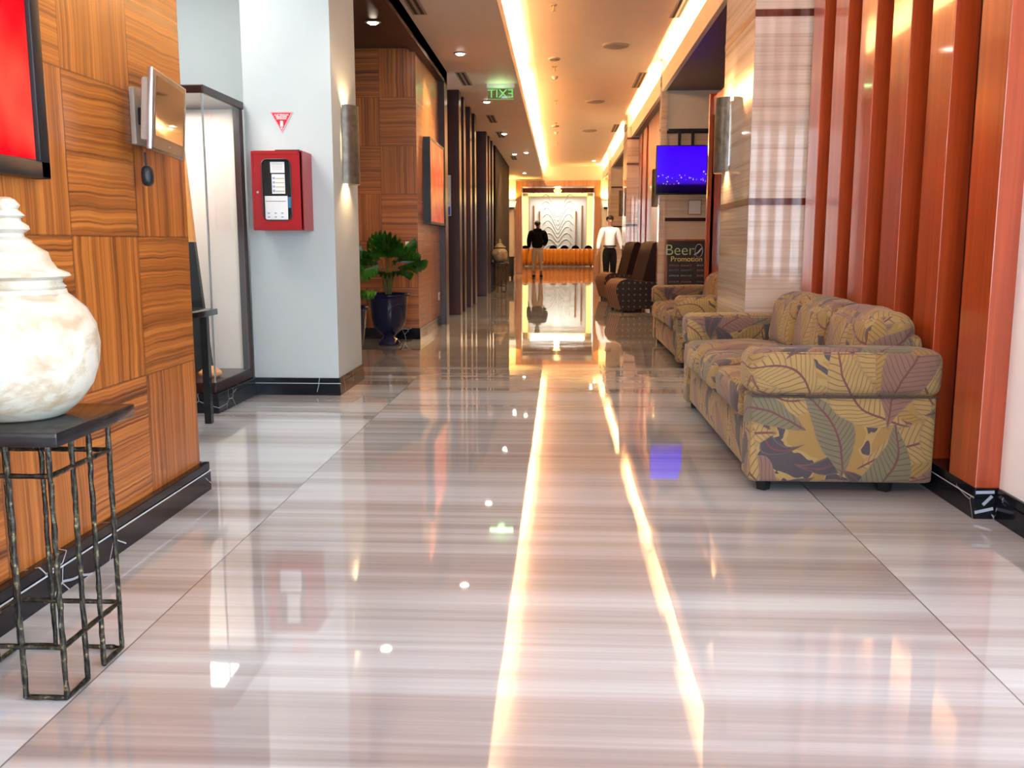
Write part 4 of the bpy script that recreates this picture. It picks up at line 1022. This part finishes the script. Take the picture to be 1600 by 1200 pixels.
# ================================================================== FAR END
# relief wall with fronds and bars
t = thing('relief_panel', 'white plaster relief of spreading fronds on the wall behind the orange table', 'wall art', (-0.11, 45.9, 0))
MB().box(-1.36, 1.36, -.10, -.005, .1, 3.26).build('panel', MT['relief'], t, smooth=0)
MB().box(-.60, .60, -.12, -.10, .1, 2.75).build('centre_panel', MT['relief'], t, smooth=0)
for s_ in (-1, 1):
    for i in range(9):
        z0 = .75 + i * .20; pts = []
        for k in range(13):
            u = k / 12; pts.append((s_ * (.04 + u * (.62 + .015 * i)), -.125, z0 + math.sin(u * PI * .75) * (.30 + .05 * i) - .25 * u * u + .08 * i * u))
        MB().tube(pts, [.034 * (1 - .6 * k / 12) for k in range(13)], 6).build('frond', MT['relief'], t)
GB = 'gold bars on the relief wall'
for x, zt, lb in ((-1.28, 2.86, 'outer gold bar on the left of the relief wall'), (-1.00, 2.59, 'inner gold bar on the left of the relief wall, above the man in black'), (.77, 2.59, 'inner gold bar on the right of the relief wall'), (1.06, 2.86, 'outer gold bar on the right of the relief wall')):
    o = MB().box(-.035, .035, -.05, -.003, 0, zt - .3).build('gold_bar', MT['gold'], None, smooth=0); o.location = (x, 45.79, .3); tag(o, lb, 'wall trim', GB)
for x0, x1, z0, z1, lb in ((-1.82, -1.56, .2, 3.30, 'upright glowing light slot left of the relief wall'), (1.31, 1.57, .2, 3.30, 'upright glowing light slot right of the relief wall'), (-1.55, 1.30, 3.32, 3.52, 'long glowing light slot along the top of the relief wall')):
    tag(MB().box(x0, x1, 45.84, 45.89, z0, z1).build('light_slot', MT['glow'], None, smooth=0), lb, 'light', 'glowing slots around the relief wall')
area('feature_wash', (-0.1, 44.9, 3.5), (math.radians(-14), 0, 0), 2.6, 0.1, 75, (.95, 1.0, .96))
# table with pleated skirt
t = thing('banquet_table', 'long banquet table with a pleated orange skirt in the far portal', 'table', (0, 43.6, 0))
MB().box(-1.83, 1.58, 0, .75, .76, .80, .006).build('table_top', MT['orange'], t)
mb = MB(); xs = [-1.84 + i * .0142 for i in range(242)]
rows = []
for z, amp in ((.785, .012), (.55, .05), (.28, .07), (.03, .08)):
    rows.append([mb.b.verts.new((x, -.02 + amp * math.sin(i * .42 + .8 * math.sin(i * .13)), z)) for i, x in enumerate(xs)])
for A, B in zip(rows, rows[1:]):
    for i in range(len(xs) - 1): mb.b.faces.new((A[i], A[i + 1], B[i + 1], B[i]))
sk = mb.build('skirt', MT['orange'], t, smooth=80); md = sk.modifiers.new('thick', 'SOLIDIFY'); md.thickness = .004
for x in (-1.7, 1.45):
    for y in (.08, .68): MB().cyl((x, y, 0), (x, y, .76), .02, seg=8).build('leg', MT['blackp'], t)
def banquet_chair(label, loc):
    t = thing('banquet_chair', label, 'chair', loc, group='dark chairs behind the orange table')
    MB().pillow(-.21, .21, -.2, .22, .42, .49, r=.025, puff=(0, 0, .01), n=8).build('seat', MT['blackcloth'], t)
    arch = [(-.19, .50), (.19, .50)] + [(.19 * math.cos(a), .78 + .19 * math.sin(a) * .95) for a in [PI * i / 12 for i in range(13)]]
    MB().prism(arch, 'y', .20, .24).build('backrest', MT['blackcloth'], t)
    for x in (-.18, .18):
        for y in (-.17, .20): MB().cyl((x, y, 0), (x, y, .43), .012, seg=8).build('leg', MT['silver'], t)
    return t
bc = banquet_chair('dark round-backed chair at the left end behind the orange table', (-1.66, 44.8, 0))
for x, lb in ((-.32, 'dark round-backed chair behind the table just right of the man in black'), (.22, 'dark round-backed chair at the middle of the orange table'), (.74, 'dark round-backed chair behind the table below the right gold bars'), (1.36, 'dark round-backed chair at the right end behind the orange table')):
    c = copy_tree(bc); c.location = (x, 44.8, 0); c['label'] = lb

# ================================================================== PEOPLE
def skin_mesh(name, chains, m, parent, root=0, sub=2, smooth=True):
    """chains: list of lists of (x,y,z,r); equal points are shared"""
    verts, rad, edges, idx = [], [], [], {}
    for ch in chains:
        prev = None
        for x, y, z, r in ch:
            k = (round(x, 4), round(y, 4), round(z, 4))
            if k not in idx: idx[k] = len(verts); verts.append(k); rad.append(r)
            i = idx[k]
            if prev is not None and prev != i: edges.append((prev, i))
            prev = i
    me = bpy.data.meshes.new(name)
    bm_ = bmesh.new(); sl_ = bm_.verts.layers.skin.verify()
    vv = [bm_.verts.new(v) for v in verts]
    for i, r in enumerate(rad):
        vv[i][sl_].radius = (r, r); vv[i][sl_].use_root = (i == root)
    for p, q in set(tuple(sorted(e)) for e in edges): bm_.edges.new((vv[p], vv[q]))
    bm_.to_mesh(me); bm_.free()
    o = bpy.data.objects.new(name, me); COL.objects.link(o)
    md = o.modifiers.new('skin', 'SKIN'); md.use_smooth_shade = True; md.branch_smoothing = .6
    s_ = o.modifiers.new('sub', 'SUBSURF'); s_.levels = sub; s_.render_levels = sub
    bpy.context.view_layer.update()
    nm = bpy.data.meshes.new_from_object(o.evaluated_get(bpy.context.evaluated_depsgraph_get()))
    bpy.data.objects.remove(o); nm.name = name
    nm.materials.clear(); nm.materials.append(m)
    nm.polygons.foreach_set('use_smooth', [True] * len(nm.polygons))
    if not nm.uv_layers: nm.uv_layers.new(name='UVMap')
    r_ = bpy.data.objects.new(name, nm); COL.objects.link(r_); r_.parent = parent
    return r_
def hand(wrist, dirv, side, k=1.0):
    """palm and five fingers as chains that start at the wrist"""
    wv = Vector(wrist); d = Vector(dirv).normalized(); s_ = Vector(side).normalized(); n = d.cross(s_)
    palm = wv + d * .075
    ch = [[(*wv, .024), (*(wv + d * .04), .030), (*palm, .030)]]
    for j, (o, L) in enumerate(((-.03, .062), (-.01, .075), (.01, .070), (.03, .055))):
        a = palm + s_ * o + d * .012; b_ = a + d * L * .5 + n * .006; c_ = b_ + d * L * .45 + n * .016
        ch.append([(*palm, .030), (*a, .010), (*b_, .0088), (*c_, .0075)])
    a = wv + d * .035 - s_ * .030; b_ = a + d * .030 - s_ * .018; c_ = b_ + d * .026 - s_ * .004
    ch.append([(*(wv + d * .04), .030), (*a, .012), (*b_, .0095), (*c_, .008)])
    return ch
def person(label, loc, rz, J, top, low, hairm, shoes, H=1.72, jacket=False, extra=None):
    """local frame: the figure faces -y. J: joints"""
    t = thing('person', label, 'person', loc, rz)
    ch = [[(0, 0, .94, .120), (0, 0, 1.08, .112), (0, 0, 1.24, .135), (0, 0, 1.40, .115), (0, .005, 1.47, .055), (0, -.005, 1.53, .055), (0, -.012, 1.60, .082), (0, -.006, 1.66, .086), (0, .002, 1.705, .058)],
          [(0, -.012, 1.60, .082), (0, -.092, 1.585, .012)]]
    for s_ in (-1, 1):
        ch.append([(0, -.006, 1.66, .086), (s_ * .084, .004, 1.625, .014)])
        sh, el, wr = J['arm'][s_]
        ch.append([(0, 0, 1.40, .115), (s_ * .17, 0, 1.40, .062), (*sh, .055), (*el, .042), (*wr, .024)])
        ch += hand(wr, Vector(wr) - Vector(el), (0, 1 if s_ > 0 else -1, 0) if True else 0)
        hp, kn, an, toe = J['leg'][s_]
        ch.append([(0, 0, .94, .120), (hp[0], hp[1], .80, .090), (*kn, .060), (*an, .040), (an[0], an[1] - .02, .045, .042), (*toe, .032)])
    body = skin_mesh('body', ch, MT['skin'], t)
    # eyes, mouth, brows
    for s_ in (-1, 1):
        MB().lathe([(0, -.011), (.008, -.008), (.011, 0), (.008, .008), (0, .011)], 12, c=(s_ * .032, -.088, 1.622)).build('eye', MT['hair'], body)
    MB().box(-.024, .024, -.089, -.080, 1.548, 1.556, .002).build('mouth', simple('lips', (.25, .07, .06), .5) if 'lips' not in bpy.data.materials else bpy.data.materials['lips'], body)
    # hair cap
    mb = MB(); bmesh.ops.create_uvsphere(mb.b, u_segments=20, v_segments=14, radius=1)
    for v in mb.b.verts:
        c = v.co; r = 1 + .05 * noise.noise(c * 4)
        v.co = Vector((c.x * .097 * r, c.y * .108 * r + .008, 1.665 + c.z * .088 * r))
    dead = [v for v in mb.b.verts if v.co.z < 1.645 + (v.co.y < -.02) * .02 - (v.co.y > .03) * .075]
    bmesh.ops.delete(mb.b, geom=dead, context='VERTS')
    hr = mb.build('hair', hairm, t); md = hr.modifiers.new('thick', 'SOLIDIFY'); md.thickness = .012
    k = 1.0
    pr = .035 if jacket else .018; bk = .055 if jacket else 0
    tc = [[(0, 0, .90 if not jacket else .86, .135 + pr), (0, 0, 1.05, .120 + pr + bk), (0, 0, 1.24, .145 + pr + bk * .6), (0, 0, 1.40, .118 + pr), (0, .005, 1.46, .062 + pr * .5)]]
    for s_ in (-1, 1):
        sh, el, wr = (Vector(q) for q in J['arm'][s_])
        tc.append([(0, 0, 1.40, .118 + pr), (s_ * .17, 0, 1.40, .070 + pr * .6), (*sh, .066 + pr), (*el, .052 + pr), (*el.lerp(wr, .93), .034 + pr * .6)])
    skin_mesh('jacket' if jacket else 'shirt', tc, top, t)
    lc = []
    for s_ in (-1, 1):
        hp, kn, an, toe = (Vector(q) for q in J['leg'][s_])
        hem = kn.lerp(an, .96 if not jacket else .80)
        lc.append([(0, 0, 1.0, .148), (0, 0, .92, .158), (hp.x, hp.y, .80, .122), (*kn, .088 if not jacket else .074), (*hem, .066 if not jacket else .055)])
    skin_mesh('trousers', lc, low, t)
    if not jacket: MB().lathe([(.140, .965), (.166, .965), (.166, 1.0), (.140, 1.0), (.140, .965)], 24).build('belt', MT['blackp'], t)
    for s_ in (-1, 1):
        hp, kn, an, toe = J['leg'][s_]
        MB().pillow(an[0] - .05, an[0] + .05, min(toe[1], an[1]) - .04, an[1] + .06, 0.0, .075, r=.03, puff=(.004, 0, 0), n=8).build('shoe', shoes, t, smooth=60)
    if extra: extra(t)
    return t
JB = dict(arm={-1: ((-.205, 0, 1.37), (-.27, .02, 1.13), (-.20, -.14, .97)), 1: ((.205, 0, 1.37), (.26, .05, 1.13), (.27, -.02, .89))},
          leg={-1: ((-.095, 0, .88), (-.11, -.02, .50), (-.12, .02, .09), (-.12, -.13, .035)), 1: ((.095, 0, .88), (.10, -.04, .50), (.115, -.02, .09), (.115, -.17, .035))})
def black_extra(t):
    MB().pillow(-.135, .135, .02, .12, 1.42, 1.50, r=.04, puff=(0, .02, .01), n=8).build('hood', MT['blackcloth'], t, smooth=60)
person('person seen from behind in black jacket and beige trousers, before the orange table', (-.70, 29.3, 0), PI, JB, MT['blackcloth'], MT['beigecloth'], MT['hair'], MT['blackp'], jacket=True, extra=black_extra)
JW = dict(arm={-1: ((-.20, 0, 1.37), (-.27, .02, 1.12), (-.32, -.03, .88)), 1: ((.20, 0, 1.37), (.28, .03, 1.12), (.34, .0, .88))},
          leg={-1: ((-.095, 0, .88), (-.10, -.05, .50), (-.105, -.06, .09), (-.105, -.20, .035)), 1: ((.095, 0, .88), (.105, .0, .50), (.11, .05, .09), (.11, -.09, .035))})
person('person in a white long-sleeved shirt and black trousers, facing the camera on the right', (1.26, 23.9, 0), math.radians(14), JW, MT['whitecloth'], MT['blackcloth'], MT['hair'], MT['blackp'])
